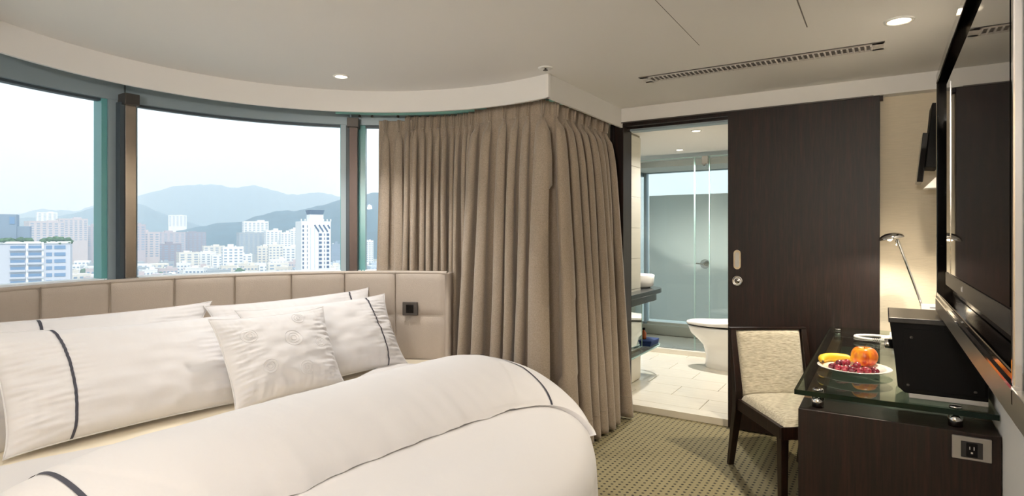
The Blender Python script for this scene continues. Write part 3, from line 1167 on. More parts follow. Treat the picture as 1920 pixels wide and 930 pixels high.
b.tube([(p[0], p[1], .321) for p in pts], .008, 6); b.build('shelf_edge', M['glass_edge'], sh)
b = MB(); b.box(-2.22, -1.87, 5.13, 5.16, .30, .316); b.build('bracket', M['chrome'], sh)
# folded navy cloth + amber bottle
tw_ = thing('folded_towel', 'small folded navy blue cloth on the glass shelf', 'towel', (-1.86, 5.3, .328))
for k in range(3):
    MB().box(-1.93, -1.79 + .006 * k, 5.20, 5.44 - .01 * k, .3285 + k * .018, .3455 + k * .018).build('fold', M['navy'], tw_, bevel=.006)
bt = thing('toiletry_bottle', 'tiny amber toiletry bottle on the navy cloth', 'bottle', (-1.88, 5.28, .384))
b = MB(); b.lathe([(.001, 0), (.022, 0), (.024, .01), (.024, .06), (.012, .072), (.012, .085), (.001, .086)], (-1.88, 5.28, .384), 20); b.build('body', M['amber'], bt)
b = MB(); b.lathe([(.001, .0), (.014, 0), (.014, .018), (.001, .018)], (-1.88, 5.28, .468), 16); b.build('cap', M['black_satin'], bt)

# toilet (points towards -X)
TX, TY = -1.18, 5.95
toi = thing('toilet', 'white one-piece toilet with closed lid beside the sliding door', 'toilet', (TX, TY, FZ))


def egg(a, hw, front, back, sq=2.2):
    c_, s_ = cos(a), sin(a)
    x = -(abs(c_) ** (2 / sq)) * (1 if c_ > 0 else -1) * (front if c_ > 0 else back)
    y = (abs(s_) ** (2 / 2.0)) * (1 if s_ > 0 else -1) * hw
    return x, y


def loft(levels, n=40, sx=1):
    b = MB()
    nl = len(levels)

    def fn(u, v):
        k = v * (nl - 1); i = min(nl - 2, int(k)); t = k - i
        L0, L1 = levels[i], levels[i + 1]
        z, hw, fr, bk = [L0[q] * (1 - t) + L1[q] * t for q in range(4)]
        x, y = egg(2 * pi * u, hw, fr, bk)
        return (TX + x, TY + y, FZ + z)
    b.grid(fn, n, nl, True)
    return b


lv = [(0.0, .13, .30, .30), (.02, .135, .31, .30), (.12, .13, .30, .30), (.22, .135, .33, .30), (.27, .155, .38, .30), (.33, .18, .45, .30), (.385, .19, .475, .30), (.40, .19, .478, .30), (.405, .18, .465, .29), (.405, .001, .001, .001)]
loft(lv).build('bowl', M['ceramic'], toi)
lv = [(.407, .185, .47, .29), (.410, .192, .482, .30), (.414, .192, .482, .30), (.416, .18, .46, .29)]
loft(lv).build('seat_gap', M['black_satin'], toi)


def lid_fn(u, v):
    x, y = egg(2 * pi * u, .198, .488, .305)
    levels = [(0, 1.0), (.012, 1.01), (.026, .995), (.036, .93), (.042, .6), (.043, 0.001)]
    k = v * 5; i = min(4, int(k)); t = k - i
    z = levels[i][0] * (1 - t) + levels[i + 1][0] * t
    sc_ = levels[i][1] * (1 - t) + levels[i + 1][1] * t
    xx = x * sc_
    rise = .075 * max(0, (xx + .25) / .5) ** 1.6
    return (TX + xx, TY + y * sc_, FZ + .418 + z + rise * (1 if z > .02 else .6 if z > 0 else 0.4))


b = MB(); b.grid(lid_fn, 44, 26, True); b.build('lid', M['lid'], toi)
b = MB(); b.box(TX + .17, TX + .32, TY - .19, TY + .19, FZ + .2, FZ + .62); b.build('cistern', M['ceramic'], toi, bevel=.03, seg=4)

# ================================================================== CEILING FITTINGS
def downlight(name, label, x, y, r, lamp_mat, power, color, z=CEIL, spot=True, size=110, tilt=None, group='recessed ceiling downlights'):
    d = thing(name, label, 'ceiling light', (x, y, z), 0, group)
    b = MB(); b.lathe([(r * .74, -.002), (r * .78, -.007), (r * .98, -.006), (r, -.001), (r, 0.0)], (x, y, z), 40, caps=False); b.build('trim_ring', M['white'], d)
    b = MB(); b.lathe([(0.001, -.0025), (r * .74, -.0025)], (x, y, z), 32, caps=False); b.build('lamp_face', lamp_mat, d)
    ld = bpy.data.lights.new('lamp', 'SPOT'); lo = bpy.data.objects.new('lamp', ld); COL.objects.link(lo)
    lo.parent = d; lo.location = (0, 0, -.02)
    if tilt: lo.rotation_euler = tilt
    ld.energy = power; ld.color = color; ld.spot_size = radians(size); ld.spot_blend = .7; ld.shadow_soft_size = r * .7
    return d


WARM = (1.0, .87, .68)
SOFT = (1.0, .965, .92)
downlight('downlight', 'small round ceiling downlight above the bed near the curved pelmet', -2.78, 2.47, .047, M['lamp_white'], 55, SOFT)
downlight('downlight', 'bright warm ceiling downlight above the desk at right', .061, 3.16, .060, M['lamp_on'], 110, WARM, size=120)
downlight('downlight', 'small bathroom ceiling downlight seen through the doorway', -1.80, 6.15, .045, M['lamp_white'], 170, (1, .96, .90), z=2.24, size=150)
downlight('downlight', 'bathroom ceiling downlight just inside the doorway above the floor', -1.35, 5.1, .045, M['lamp_white'], 34, (1, .96, .90), z=2.24, size=150)
for (x, y, pw) in ((-.55, 1.0, 22), (-1.7, .3, 8), (-.6, -.9, 45), (-2.55, 1.0, 20)):  # downlights added out of view to fill the bedroom with light
    downlight('downlight', 'added unseen fill downlight on the camera side of the bedroom ceiling', x, y, .05, M['lamp_white'], pw, SOFT, size=140)

# added uplighter, unseen behind the viewpoint, bounces fill light off the ceiling
fl_ = thing('fill_uplighter', 'added unseen uplighter behind the viewpoint that brightens the ceiling', 'fill light', (-.1, -1.9, 0))
b = MB(); b.lathe([(.001, 0), (.14, 0), (.14, .015), (.02, .025), (.001, .025)], (-.1, -1.9, 0), 32); b.build('base', M['bracket'], fl_)
b = MB(); b.tube([(-.1, -1.9, .02), (-.1, -1.9, 1.68)], .012, 12); b.build('pole', M['bracket'], fl_)
b = MB(); b.lathe([(.02, 1.68), (.10, 1.71), (.17, 1.78), (.18, 1.78), (.11, 1.70), (.02, 1.67)], (-.1, -1.9, 0), 36, caps=False); b.build('lamp_shade', M['white'], fl_)
ld = bpy.data.lights.new('bulb', 'POINT'); lo = bpy.data.objects.new('bulb', ld); COL.objects.link(lo); lo.parent = fl_; lo.location = (0, 0, 1.77)
ld.energy = 320; ld.color = (1, .96, .91); ld.shadow_soft_size = .08

# sprinkler
sp = thing('sprinkler', 'small recessed sprinkler head in the ceiling beside the pelmet corner', 'sprinkler', (-1.645, 2.974, CEIL))
b = MB(); b.lathe([(.001, -.002), (.022, -.002), (.040, -.006), (.043, 0)], (-1.645, 2.974, CEIL), 32, caps=False); b.build('escutcheon', M['white'], sp)
b = MB(); b.lathe([(.001, -.016), (.014, -.016), (.014, -.013), (.005, -.012), (.006, -.003)], (-1.645, 2.974, CEIL), 20, caps=False); b.build('deflector', M['bracket'], sp)

# slot vent
ve = thing('ceiling_vent', 'long slotted white air vent in the ceiling before the door bulkhead', 'vent', (-.62, 3.54, CEIL))
vx0, vx1, vy0, vy1 = -1.262, .003, 3.465, 3.600
b = MB()
for bx_ in ((vx0, vx1, vy0, vy0 + .026), (vx0, vx1, vy1 - .026, vy1), (vx0, vx0 + .05, vy0, vy1), (vx1 - .05, vx1, vy0, vy1)):
    b.box(*bx_, CEIL - .004, CEIL + .0)
b.build('frame', M['slat'], ve)
b = MB(); b.box(vx0 + .02, vx1 - .02, vy0 + .02, vy1 - .02, CEIL - .0015, CEIL - .0005); b.build('duct_opening', M['void'], ve)
b = MB(); b.box(vx0 - .004, vx1 + .004, vy0 - .006, vy0, CEIL - .004, CEIL); b.build('shadow_gap', M['bracket'], ve)
ns = 45
slat = None
for i in range(ns):
    x = vx0 + .055 + (vx1 - vx0 - .11) * i / (ns - 1)
    if slat is None:
        mm = Matrix.Rotation(radians(-35), 4, 'Y')
        slat = MB().box(-.0035, .0035, -.0415, .0415, -.005, .005, mm).build('slat', M['slat'], ve, origin=(0, 0, 0)); o = slat
    else:
        o = slat.copy(); COL.objects.link(o)
    o.location = (x + .62, 0 - .0075, -.005)

# access hatch: panel with a fine shadow gap
ha = thing('ceiling_hatch', 'flush square access hatch outlined by a thin gap in the ceiling', 'access panel', (-.55, 2.6, CEIL))
b = MB(); b.box(-.785, -.300, 2.25, 3.03, CEIL - .0035, CEIL - .0005); b.build('hatch_panel', M['paint'], ha)
b = MB()
for q in ((-.790, -.785, 2.245, 3.035), (-.300, -.295, 2.245, 3.035), (-.79, -.295, 3.03, 3.035), (-.79, -.295, 2.245, 2.25)):
    b.box(*q, CEIL - .0015, CEIL - .0004)
b.build('hatch_gap', M['void'], ha)

# ================================================================== DESK
desk = thing('writing_desk', 'dark wood writing desk with a green-edged glass top along the right wall', 'desk', (.02, 3.3, 0))
DX0, DX1 = -.265, XW - .003
MB().box(DX0, DX1, 2.40, 2.58, 0.0, .71).build('end_cabinet', M['wenge'], desk, bevel=.002)
MB().box(DX0, DX0 + .05, 2.58, 4.25, .63, .71).build('front_rail', M['wenge_lit'], desk, bevel=.002)
MB().box(DX0 + .05, DX1, 2.58, 4.25, .625, .655).build('tray_floor', M['tray'], desk)
MB().box(DX1 - .05, DX1, 2.58, 4.25, .655, .71).build('back_rail', M['wenge_lit'], desk)
MB().box(DX0, DX1, 4.20, 4.255, 0, .71).build('far_panel', M['wenge'], desk)
MB().box(DX1 - .03, DX1, 2.58, 4.20, .2, .63).build('modesty_panel', M['wenge'], desk)
g = MB(); g.box(-.281, DX1, 2.437, 4.22, .752, .769)
g.build('glass_top', M['desk_glass'], desk)
e = MB(); e.box(-.2815, DX1, 2.4355, 2.4375, .7515, .7695); e.box(-.2825, -.2805, 2.4365, 4.22, .7515, .7695)
e.build('glass_edge', M['desk_edge'], desk)
for (x, y) in ((-.205, 2.462), (.205, 2.462), (-.235, 4.1), (.24, 4.1)):
    s_ = MB().lathe([(.001, 0), (.021, 0), (.021, .0415), (.001, .0415)], (x, y, .7102), 28).build('standoff', M['chrome'], desk)
    MB().lathe([(.001, 0), (.018, 0), (.018, .007), (.016, .009), (.001, .009)], (x, y, .7692), 24).build('cap', M['chrome'], s_)
# outlet in desk end
ou = thing('power_outlet', 'silver-framed socket plate on the near end of the desk', 'outlet', (.24, 2.398, .66))
MB().box(.190, .292, 2.389, 2.400, .624, .698).build('plate', M['plate_grey_shaded'], ou, bevel=.002)
ins = MB().box(.213, .269, 2.3865, 2.3895, .632, .684).build('insert', M['bezel'], ou, bevel=.001)
MB().box(.2265, .2555, 2.3852, 2.3868, .636, .680).build('socket', M['black_satin'], ins)
b = MB()
for (x, z, w, h) in ((.2355, .664, .002, .009), (.2465, .664, .002, .011), (.241, .649, .005, .005)):
    b.box(x - w / 2, x + w / 2, 2.3846, 2.3853, z - h / 2, z + h / 2)
b.build('slots', M['grey'], ins)

# ---- boxy black appliance
ap = thing('black_appliance', 'black boxy appliance with a silver front knob on the desk', 'appliance', (.17, 2.65, .769))
ay0, ay1 = 2.53, 2.86
prof = [(.020, 1.035), (.045, 1.035), (.30, 1.035), (.30, .785), (.066, .785), (.044, .805), (.036, .90)]
b = MB()
n = len(prof)
v = [(p[0], ay0, p[1]) for p in prof] + [(p[0], ay1, p[1]) for p in prof]
b.add(v, [tuple(range(n)), tuple(range(2 * n - 1, n - 1, -1))] + [(i, i + n, (i + 1) % n + n, (i + 1) % n) for i in range(n)])
b.build('housing', M['black_satin'], ap, bevel=.003, weld=True)
b = MB(); b.box(.016, .305, ay0 - .006, ay1 + .006, 1.033, 1.052); b.build('top_cover', M['bezel'], ap, bevel=.003)
b = MB(); b.box(.06, .292, ay0 - .0025, ay0, .80, 1.015); b.build('side_panel', M['black_satin'], ap, bevel=.001)
b = MB(); b.box(.078, .30, ay0 + .0, ay1 - .01, .7693, .786); b.build('foot_plinth', M['grey'], ap, bevel=.002)
RY = Matrix.Rotation(radians(-90), 4, 'Y')
b = MB(); b.lathe([(.001, 0), (.017, 0), (.017, .026), (.015, .028), (.001, .028)], (.032, 2.60, .945), 28, RY); b.build('knob', M['chrome'], ap)
for (x, z) in ((.085, .985), (.075, .815), (.265, .815), (.265, .985)):
    b = MB(); b.lathe([(.001, 0), (.0055, 0), (.004, .0025), (.001, .003)], (x, ay0 - .002, z), 12, RX); b.build('screw', M['bracket'], ap)

# ---- telephone mostly hidden behind the appliance, with coiled cord
ph = thing('telephone', 'white desk telephone whose coiled cord loops beside the black appliance', 'telephone', (.12, 3.86, .769))
b = MB(); b.box(.03, .22, 3.78, 3.98, .7692, .80); b.build('body', M['white'], ph, bevel=.01, seg=3)
b = MB(); b.box(.04, .09, 3.78, 3.98, .80, .835); b.build('handset', M['white'], ph, bevel=.012, seg=3)
core = []
for k in range(121):
    t_ = k / 120
    a = -.5 * pi + t_ * 1.85 * pi
    core.append(Vector((-.005 + .085 * cos(a + pi) * 1.0 - .045, 3.87 + .055 * sin(a), .770 + .012 * t_)))
core = [Vector((.04, 3.80, .775)) * (1 - k / 10) + core[0] * (k / 10) for k in range(10)] + core + [core[-1] * (1 - k / 10) + Vector((.05, 3.90, .79)) * (k / 10) for k in range(1, 11)]
coil = []
for i in range(len(core) - 1):
    for q in range(8):
        p = core[i].lerp(core[i + 1], q / 8)
        tg = (core[i + 1] - core[i]).normalized(); nn = tg.cross(Vector((0, 0, 1))).normalized()
        a = (i * 8 + q) / 8 * 2 * pi
        coil.append(p + nn * .0065 * cos(a) + Vector((0, 0, 1)) * .0065 * sin(a))
b = MB(); b.tube(coil, .0022, 5); b.build('coiled_cord', M['white'], ph)

# ---- plate with fruit
PXc, PYc, PZc = -.105, 2.90, .7692
pl = tag(MB().lathe([(.001, .0), (.075, 0.0), (.080, .003), (.105, .010), (.138, .018), (.140, .020), (.137, .0215), (.105, .015), (.078, .007), (.001, .006)],
                    (PXc, PYc, PZc), 64).build('plate', M['plate'], origin=(PXc, PYc, PZc)), 'round white plate of fruit on the glass desk top', 'plate')


def fruit_mat():
    m, nt, p = new_mat('orange_red_apple_skin')
    L = nt.links
    tc = nt.nodes.new('ShaderNodeTexCoord'); mp = nt.nodes.new('ShaderNodeMapping'); mp.inputs['Scale'].default_value = (55, 55, 10)
    L.new(tc.outputs['Object'], mp.inputs[0])
    n = nt.nodes.new('ShaderNodeTexNoise'); n.inputs['Scale'].default_value = 1.3; n.inputs['Detail'].default_value = 5; L.new(mp.outputs[0], n.inputs['Vector'])
    n2 = nt.nodes.new('ShaderNodeTexNoise'); n2.inputs['Scale'].default_value = 14; L.new(tc.outputs['Object'], n2.inputs['Vector'])
    a = nt.nodes.new('ShaderNodeMath'); a.operation = 'MULTIPLY'; L.new(n.outputs[0], a.inputs[0]); L.new(n2.outputs[0], a.inputs[1])
    r = nt.nodes.new('ShaderNodeValToRGB')
    e = r.color_ramp.elements
    e[0].position = .14; e[0].color = hexc('f0a52a'); e[1].position = .38; e[1].color = hexc('b5321a')
    k = e.new(.24); k.color = hexc('e07a22')
    L.new(a.outputs[0], r.inputs[0]); L.new(r.outputs[0], p.inputs['Base Color'])
    p.inputs['Roughness'].default_value = .28
    return m


M['apple'] = fruit_mat()
M['banana'] = mat('banana_skin', 'ecc22e', .45, noise_scale=20, noise_amt=.08)
M['banana_tip'] = mat('banana_tip', '5a4420', .7)
M['grape'] = mat('red_grape_skin', '9a3342', .18, noise_scale=60, noise_amt=.35, coat=.5)
M['grape_dark'] = mat('dark_grape_skin', '6d2434', .2, noise_scale=60, noise_amt=.4, coat=.5)
M['stem'] = mat('brown_stem', '5b4426', .8)

ax, ay_, ar_ = -.070, 2.985, .052
apz = PZc + .007 + ar_ * .88
ap_ = thing('apple', 'large orange-red streaked apple on the plate', 'fruit', (ax, ay_, PZc + .007))


def apple_pt(u, v):
    a = 2 * pi * u; b_ = pi * v
    r = ar_ * (sin(b_)) ** .9 * (1 + .03 * cos(5 * a) * sin(b_ / 2))
    z = -cos(b_) * ar_ * .90
    dim = .014 * exp(-((pi - b_) / .45) ** 2) - .008 * exp(-(b_ / .4) ** 2)
    return (ax + r * cos(a), ay_ + r * sin(a), apz + z - dim)


b = MB(); b.grid(apple_pt, 36, 26, True); b.build('skin', M['apple'], ap_)
b = MB(); b.tube([(ax, ay_, apz + .030), (ax + .002, ay_, apz + .045), (ax + .006, ay_, apz + .052)], .0015, 6); b.build('stem', M['stem'], ap_)

ba = thing('banana', 'yellow banana curving behind the grapes on the plate', 'fruit', (-.17, 2.97, PZc + .01))
bp = []; brs = []
for k in range(25):
    t_ = k / 24
    a = radians(205 - 150 * t_)
    bp.append((-.150 + .078 * cos(a), 2.925 + .075 * sin(a) * 1.0, PZc + .030 + .004 * sin(pi * t_)))
    brs.append(.0185 * min(1, (.25 + 3.2 * t_)) * min(1, .3 + 4 * (1 - t_)))
b = MB(); b.tube(bp, brs, 14); b.build('peel', M['banana'], ba)
b = MB(); b.tube([bp[0], (bp[0][0] - .001, bp[0][1] - .012, bp[0][2])], .005, 8); b.build('tip', M['banana_tip'], ba)

gr = None
GL = ['dark grape at the left end of the front row', 'second grape from the left in the front row', 'third grape from the left in the front row', 'dark grape in the middle left of the front row',
      'grape in the middle right of the front row', 'third grape from the right in the front row', 'dark grape second from the right in front', 'grape behind the left end beside the banana',
      'raised grape near the left end of the heap', 'dark grape in the second row below the banana tip', 'raised grape in the centre of the heap', 'grape in the second row below the apple',
      'dark grape at the right end of the heap', 'raised grape touching the banana curve', 'grape at the back between banana and apple', 'dark raised grape on the left shoulder of the heap']
gpos = [(-.185, 2.852, 0), (-.160, 2.838, 0), (-.135, 2.825, 0), (-.108, 2.818, 0), (-.080, 2.816, 0), (-.052, 2.822, 0), (-.026, 2.836, 0), (-.172, 2.878, 0), (-.146, 2.864, 1),
        (-.120, 2.852, 0), (-.092, 2.846, 1), (-.062, 2.852, 0), (-.034, 2.866, 0), (-.130, 2.885, 1), (-.100, 2.880, 0), (-.158, 2.855, 1)]
for k, (gx, gy, lvl) in enumerate(gpos):
    me_mat = M['grape'] if k % 3 else M['grape_dark']
    b = MB(); b.sphere((gx, gy, PZc + .020 + lvl * .017), .0135, 16, 12, (1.12, 1.0, 1.0))
    o = tag(b.build('grape', me_mat, origin=(gx, gy, PZc + .02 + lvl * .017)), GL[k], 'grape', 'red grapes on the plate')
    o.rotation_euler = (0, 0, random.uniform(0, 3))

# ---- desk lamp
dl = thing('desk_lamp', 'slanted chrome reading lamp standing at the far end of the desk', 'desk lamp', (.235, 4.02, .769))
b = MB(); b.lathe([(.001, 0), (.07, 0), (.07, .018), (.05, .026), (.001, .028)], (.235, 4.02, .7692), 32); b.build('base', M['chrome'], dl)
top = Vector((.068, 3.98, 1.325)); bot = Vector((.235, 4.02, .79))
b = MB(); b.tube([bot, bot.lerp(top, .5), top], .0065, 10); b.build('arm', M['chrome'], dl)
b = MB(); b.tube([bot, bot.lerp(top, .32)], .009, 10); b.build('sleeve', M['steel'], dl)
HR = Matrix.Rotation(radians(-12), 4, 'Y')


def shade_pt(u, v):
    a = 2 * pi * u
    r = sin(v * pi / 2)
    p = Vector((.062 * r * cos(a), .045 * r * sin(a), .034 * cos(v * pi / 2)))
    p = HR @ p
    return (.040 + p.x, 3.975 + p.y, 1.325 + p.z)


b = MB(); b.grid(shade_pt, 32, 12, True); o = b.build('lamp_shade', M['chrome'], dl)
s_ = o.modifiers.new('t', 'SOLIDIFY'); s_.thickness = .0015
b = MB(); b.tube([(.06, 3.975, 1.322), (.066, 3.975, 1.29)], .003, 8); b.build('handle', M['chrome'], dl)
b = MB(); b.sphere((.032, 3.975, 1.328), .014, 14, 10); b.build('bulb', M['lamp_on'], dl)
ld = bpy.data.lights.new('desk_bulb', 'SPOT'); lo = bpy.data.objects.new('desk_bulb', ld); COL.objects.link(lo); lo.parent = dl
lo.location = (.030 - .235, 3.975 - 4.02, 1.312 - .769); lo.rotation_euler = (0, radians(8), 0)
ld.energy = 14; ld.color = (1, .93, .78); ld.spot_size = radians(150); ld.spot_blend = .5; ld.shadow_soft_size = .02

# ---- information card leaning at the wall
cd = thing('information_card', 'white printed card leaning behind the black appliance', 'card', (.25, 3.90, .90))
Mc = Matrix.Translation(Vector((.215, 3.55, .97))) @ Matrix.Rotation(radians(10), 4, 'Z') @ Matrix.Rotation(radians(-16), 4, 'X')
b = MB(); b.box(-.055, .055, -.002, .002, -.19, .04, Mc); b.build('sheet', M['card'], cd)
b = MB(); b.box(-.02, .025, -.0028, -.002, .018, .024, Mc)
for k in range(9):
    b.box(-.04, .042 - .01 * (k % 3), -.0028, -.002, .002 - k * .011, .0035 - k * .011, Mc)
o = b.build('print', M['print'], cd)
b = MB(); b.box(-.057, .057, .002, .006, -.21, .042, Mc); b.build('backing', M['grey'], cd)

# ================================================================== TV UNIT
tv = thing('tv_surround', 'black gloss and brushed steel wall surround that frames the television', 'tv surround', (.25, 2.0, 1.5))
ux = .17; uy0, uy1, uz0, uz1 = 1.19, 2.75, 1.115, 1.955
MB().box(.215, XW - .001, uy0, uy1, uz0 - .05, uz1).build('back_panel', M['black_gloss'], tv)
MB().box(ux, .215, uy0, uy1, uz1 - .035, uz1).build('top_rail', M['black_gloss'], tv, bevel=.003)
MB().box(ux, .215, uy1 - .03, uy1, uz0, uz1 - .035).build('far_rail', M['black_gloss'], tv, bevel=.003)
MB().box(ux, .215, uy0, uy1, uz0, uz0 + .02).build('bottom_rail', M['black_gloss'], tv, bevel=.003)
MB().box(ux - .002, .30, uy0 - .25, uy1, uz0 - .052, uz0 - .003).build('steel_fascia', M['steel'], tv, bevel=.002)
MB().box(ux - .004, ux + .006, uy0 - .02, uy1, uz0 - .003, uz0 + .003).build('chrome_strip', M['chrome'], tv)
MB().box(ux - .002, ux + .012, uy0 - .016, uy0 - .002, uz0 - .03, uz1 + .1).build('near_edge', M['chrome'], tv, bevel=.003)
MB().box(ux + .012, .30, uy0 - .014, uy0 - .004, uz0 - .03, uz1 + .1).build('near_side', M['steel'], tv)
t_ = thing('television', 'flat black television with glossy screen seen at a steep angle', 'television', (.19, 1.78, 1.5))
ty0, ty1, tz0, tz1 = 1.20, 2.34, 1.187, 1.835
MB().box(.172, .212, ty0, ty1, tz0, tz1).build('casing', M['black_gloss'], t_, bevel=.004)
MB().box(.1695, .173, ty0 + .01, ty1 - .16, tz0 + .048, tz1 - .03).build('screen', M['screen'], t_)
MB().box(.1690, .1725, ty0 + .0, ty1 - .005, tz0 + .004, tz0 + .044).build('speaker_bar', M['bezel'], t_, bevel=.001)
b = MB()
for k, (dy, w, h) in enumerate(((0, .010, .014), (.016, .006, .010), (.026, .006, .010))):
    b.box(.1685, .1692, 1.86 + dy, 1.86 + dy + w, tz0 + .018, tz0 + .018 + h)
b.build('logo_mark', M['grey'], t_)
MB().box(.1680, .1698, ty1 - .165, ty1 - .155, tz0 + .045, tz1 - .028).build('screen_reflection', M['chrome'], t_)  # bright strip stands in for the window reflected at the screen edge

# wall speaker pair beyond the TV
ws = thing('wall_speaker', 'pair of slim black boxes on a white bracket high beside the corner', 'speaker', (.26, 4.0, 1.6))
Mt = Matrix.Translation(Vector((.235, 3.98, 1.88))) @ Matrix.Rotation(radians(5), 4, 'Y')
MB().box(-.028, .028, -.11, .11, -.17, .175, Mt).build('large_box', M['black_satin'], ws, bevel=.004)
Mt = Matrix.Translation(Vector((.182, 3.98, 1.77))) @ Matrix.Rotation(radians(6), 4, 'Y')
MB().box(-.014, .014, -.10, .10, -.135, .13, Mt).build('small_box', M['black_gloss'], ws, bevel=.003)
b = MB(); v = [(.19, 3.93, 1.605), (.32, 3.93, 1.605), (.32, 3.93, 1.70), (.24, 3.93, 1.66)]
b.add(v + [(p[0], 4.05, p[2]) for p in v], [(0, 1, 2, 3), (7, 6, 5, 4), (0, 4, 5, 1), (1, 5, 6, 2), (2, 6, 7, 3), (3, 7, 4, 0)]); b.build('bracket', M['white'], ws)

# ================================================================== CHAIR
ch = thing('desk_chair', 'dark wood desk chair with beige tweed seat and back by the desk', 'chair', (-.385, 3.450, 0), radians(34.7), local=True)


def leg(x, pts, w=.020, d=.024):
    """pts: list of (y,z,scale)."""
    b = MB(); v = []; f = []
    for (y, z, s_) in pts:
        v += [(x - w * s_, y - d * s_, z), (x + w * s_, y - d * s_, z), (x + w * s_, y + d * s_, z), (x - w * s_, y + d * s_, z)]
    n = len(pts)
    for i in range(n - 1):
        for k in range(4):
            f.append((i * 4 + k, i * 4 + (k + 1) % 4, (i + 1) * 4 + (k + 1) % 4, (i + 1) * 4 + k))
    f += [(3, 2, 1, 0), tuple(range(4 * n - 4, 4 * n))]
    b.add(v, f)
    return b


for sx in (-1, 1):
    leg(sx * .20, [(-.235, 0, .8), (-.235, .41, 1.0)]).build('leg', M['wenge'], ch, bevel=.003)
    leg(sx * .21, [(.36, 0, .75), (.262, .36, 1.05), (.262, .46, 1.05), (.335, .80, .75)]).build('leg', M['wenge'], ch, bevel=.003)
b = MB(); b.box(-.22, .22, -.262, -.235, .355, .415); b.box(-.222, -.195, -.25, .27, .355, .415); b.box(.195, .222, -.25, .27, .355, .415); b.box(-.2, .2, .245, .27, .355, .415)
b.build('seat_frame', M['wenge'], ch, bevel=.002)


def cushion_pt(side):
    def fn(u, v):
        x = -.203 + .406 * u; y = -.255 + .50 * v
        h = (1 - abs(2 * u - 1) ** 8) ** .4 * (1 - abs(2 * v - 1) ** 8) ** .4
        return (x, y, .413 + (.038 * h + .008 * (1 - (2 * u - 1) ** 2)) * side)
    return fn


b = MB(); b.grid(cushion_pt(1), 30, 30); b.grid(cushion_pt(0), 8, 8); b.build('seat', M['chair_fab'], ch)
# backrest
def back_frame():
    b = MB()
    # slab behind the pad: leans with the stiles
    y0, z0, y1, z1 = .262, .44, .335, .80
    for (dy0, dy1, xa, xb, za, zb_) in ((.0, .016, -.20, .20, 0, 1),):
        v = []
        for t__ in (0, 1):
            y = y0 + (y1 - y0) * t__; z = z0 + (z1 - z0) * t__
            v += [(-.2, y + dy0, z), (.2, y + dy0, z), (.2, y + dy1, z), (-.2, y + dy1, z)]
        b.add(v, [(3, 2, 1, 0), (4, 5, 6, 7), (0, 1, 5, 4), (1, 2, 6, 5), (2, 3, 7, 6), (3, 0, 4, 7)])
    return b


back_frame().build('back_panel', M['wenge'], ch)
b = MB(); b.box(-.226, .226, .316, .352, .795, .808); b.build('top_rail', M['wenge'], ch, bevel=.002)


def pad(u, v):
    x = -.190 + .38 * u
    z = .425 + (.795 - .425) * v
    y = .262 + .073 * (z - .44) / .36
    h = (1 - abs(2 * u - 1) ** 10) ** .4 * (1 - abs(2 * v - 1) ** 12) ** .4
    return (x, y - .004 - .022 * h + .004 * (2 * u - 1) ** 2, z)


b = MB(); b.grid(pad, 30, 30); b.build('backrest', M['chair_fab'], ch)

# ================================================================== OUTSIDE: CITY AND HILLS
def flat(name, col, rough=.9):
    return mat(name, col, rough)


C = {k: flat('city_' + k, h) for k, h in dict(white='e6e6e6', cream='dcd6cc', pink='c3b7b8', rose='b1a5ab', grey='9fa6ac', bluegrey='8494a6',
     paleblue='b4c0cc', roof='8a8f94', tin='c4c8c8', glassy='4d6077', brick='8f8590').items()}
C['window'] = mat('city_window_glass', '8295aa', .3)
C['window_dark'] = mat('city_dark_window_glass', '3c5578', .3)
C['lilac'] = flat('city_lilac', 'c3c6d0')
C['window_blue'] = mat('city_blue_window_glass', '6f8db0', .3)
C['tree'] = mat('city_foliage', '4d6b4a', .95, noise_scale=.6, noise_amt=.35)
C['hill'] = mat('forest_hill', '3a5560', 1.0, noise_scale=.02, noise_amt=.3)
C['ground'] = mat('city_ground', '8f958f', 1.0, noise_scale=.03, noise_amt=.3)
GZ = -46.0

b = MB(); b.box(-9000, 3000, -4000, 9000, GZ - 3, GZ)
g_ = struct(b.build('ground', C['ground']))

haze = None
if True:
    m = bpy.data.materials.new('summer_haze'); m.use_nodes = True
    nt = m.node_tree; nt.nodes.clear()
    out = nt.nodes.new('ShaderNodeOutputMaterial'); vs = nt.nodes.new('ShaderNodeVolumeScatter')
    vs.inputs['Color'].default_value = (.66, .82, 1.0, 1)
    vs.inputs['Density'].default_value = .00045
    vs.inputs['Anisotropy'].default_value = .2
    nt.links.new(vs.outputs[0], out.inputs['Volume'])
    x0, y0 = at(120, 60)
    hz = MB(); hz.box(-8900, -42, -3900, 8900, GZ + .5, 420)
    haze = struct(hz.build('haze_air', m))


def bearing(px):
    dx, dy = cam_dir(px)
    return math.atan2(dy, dx)


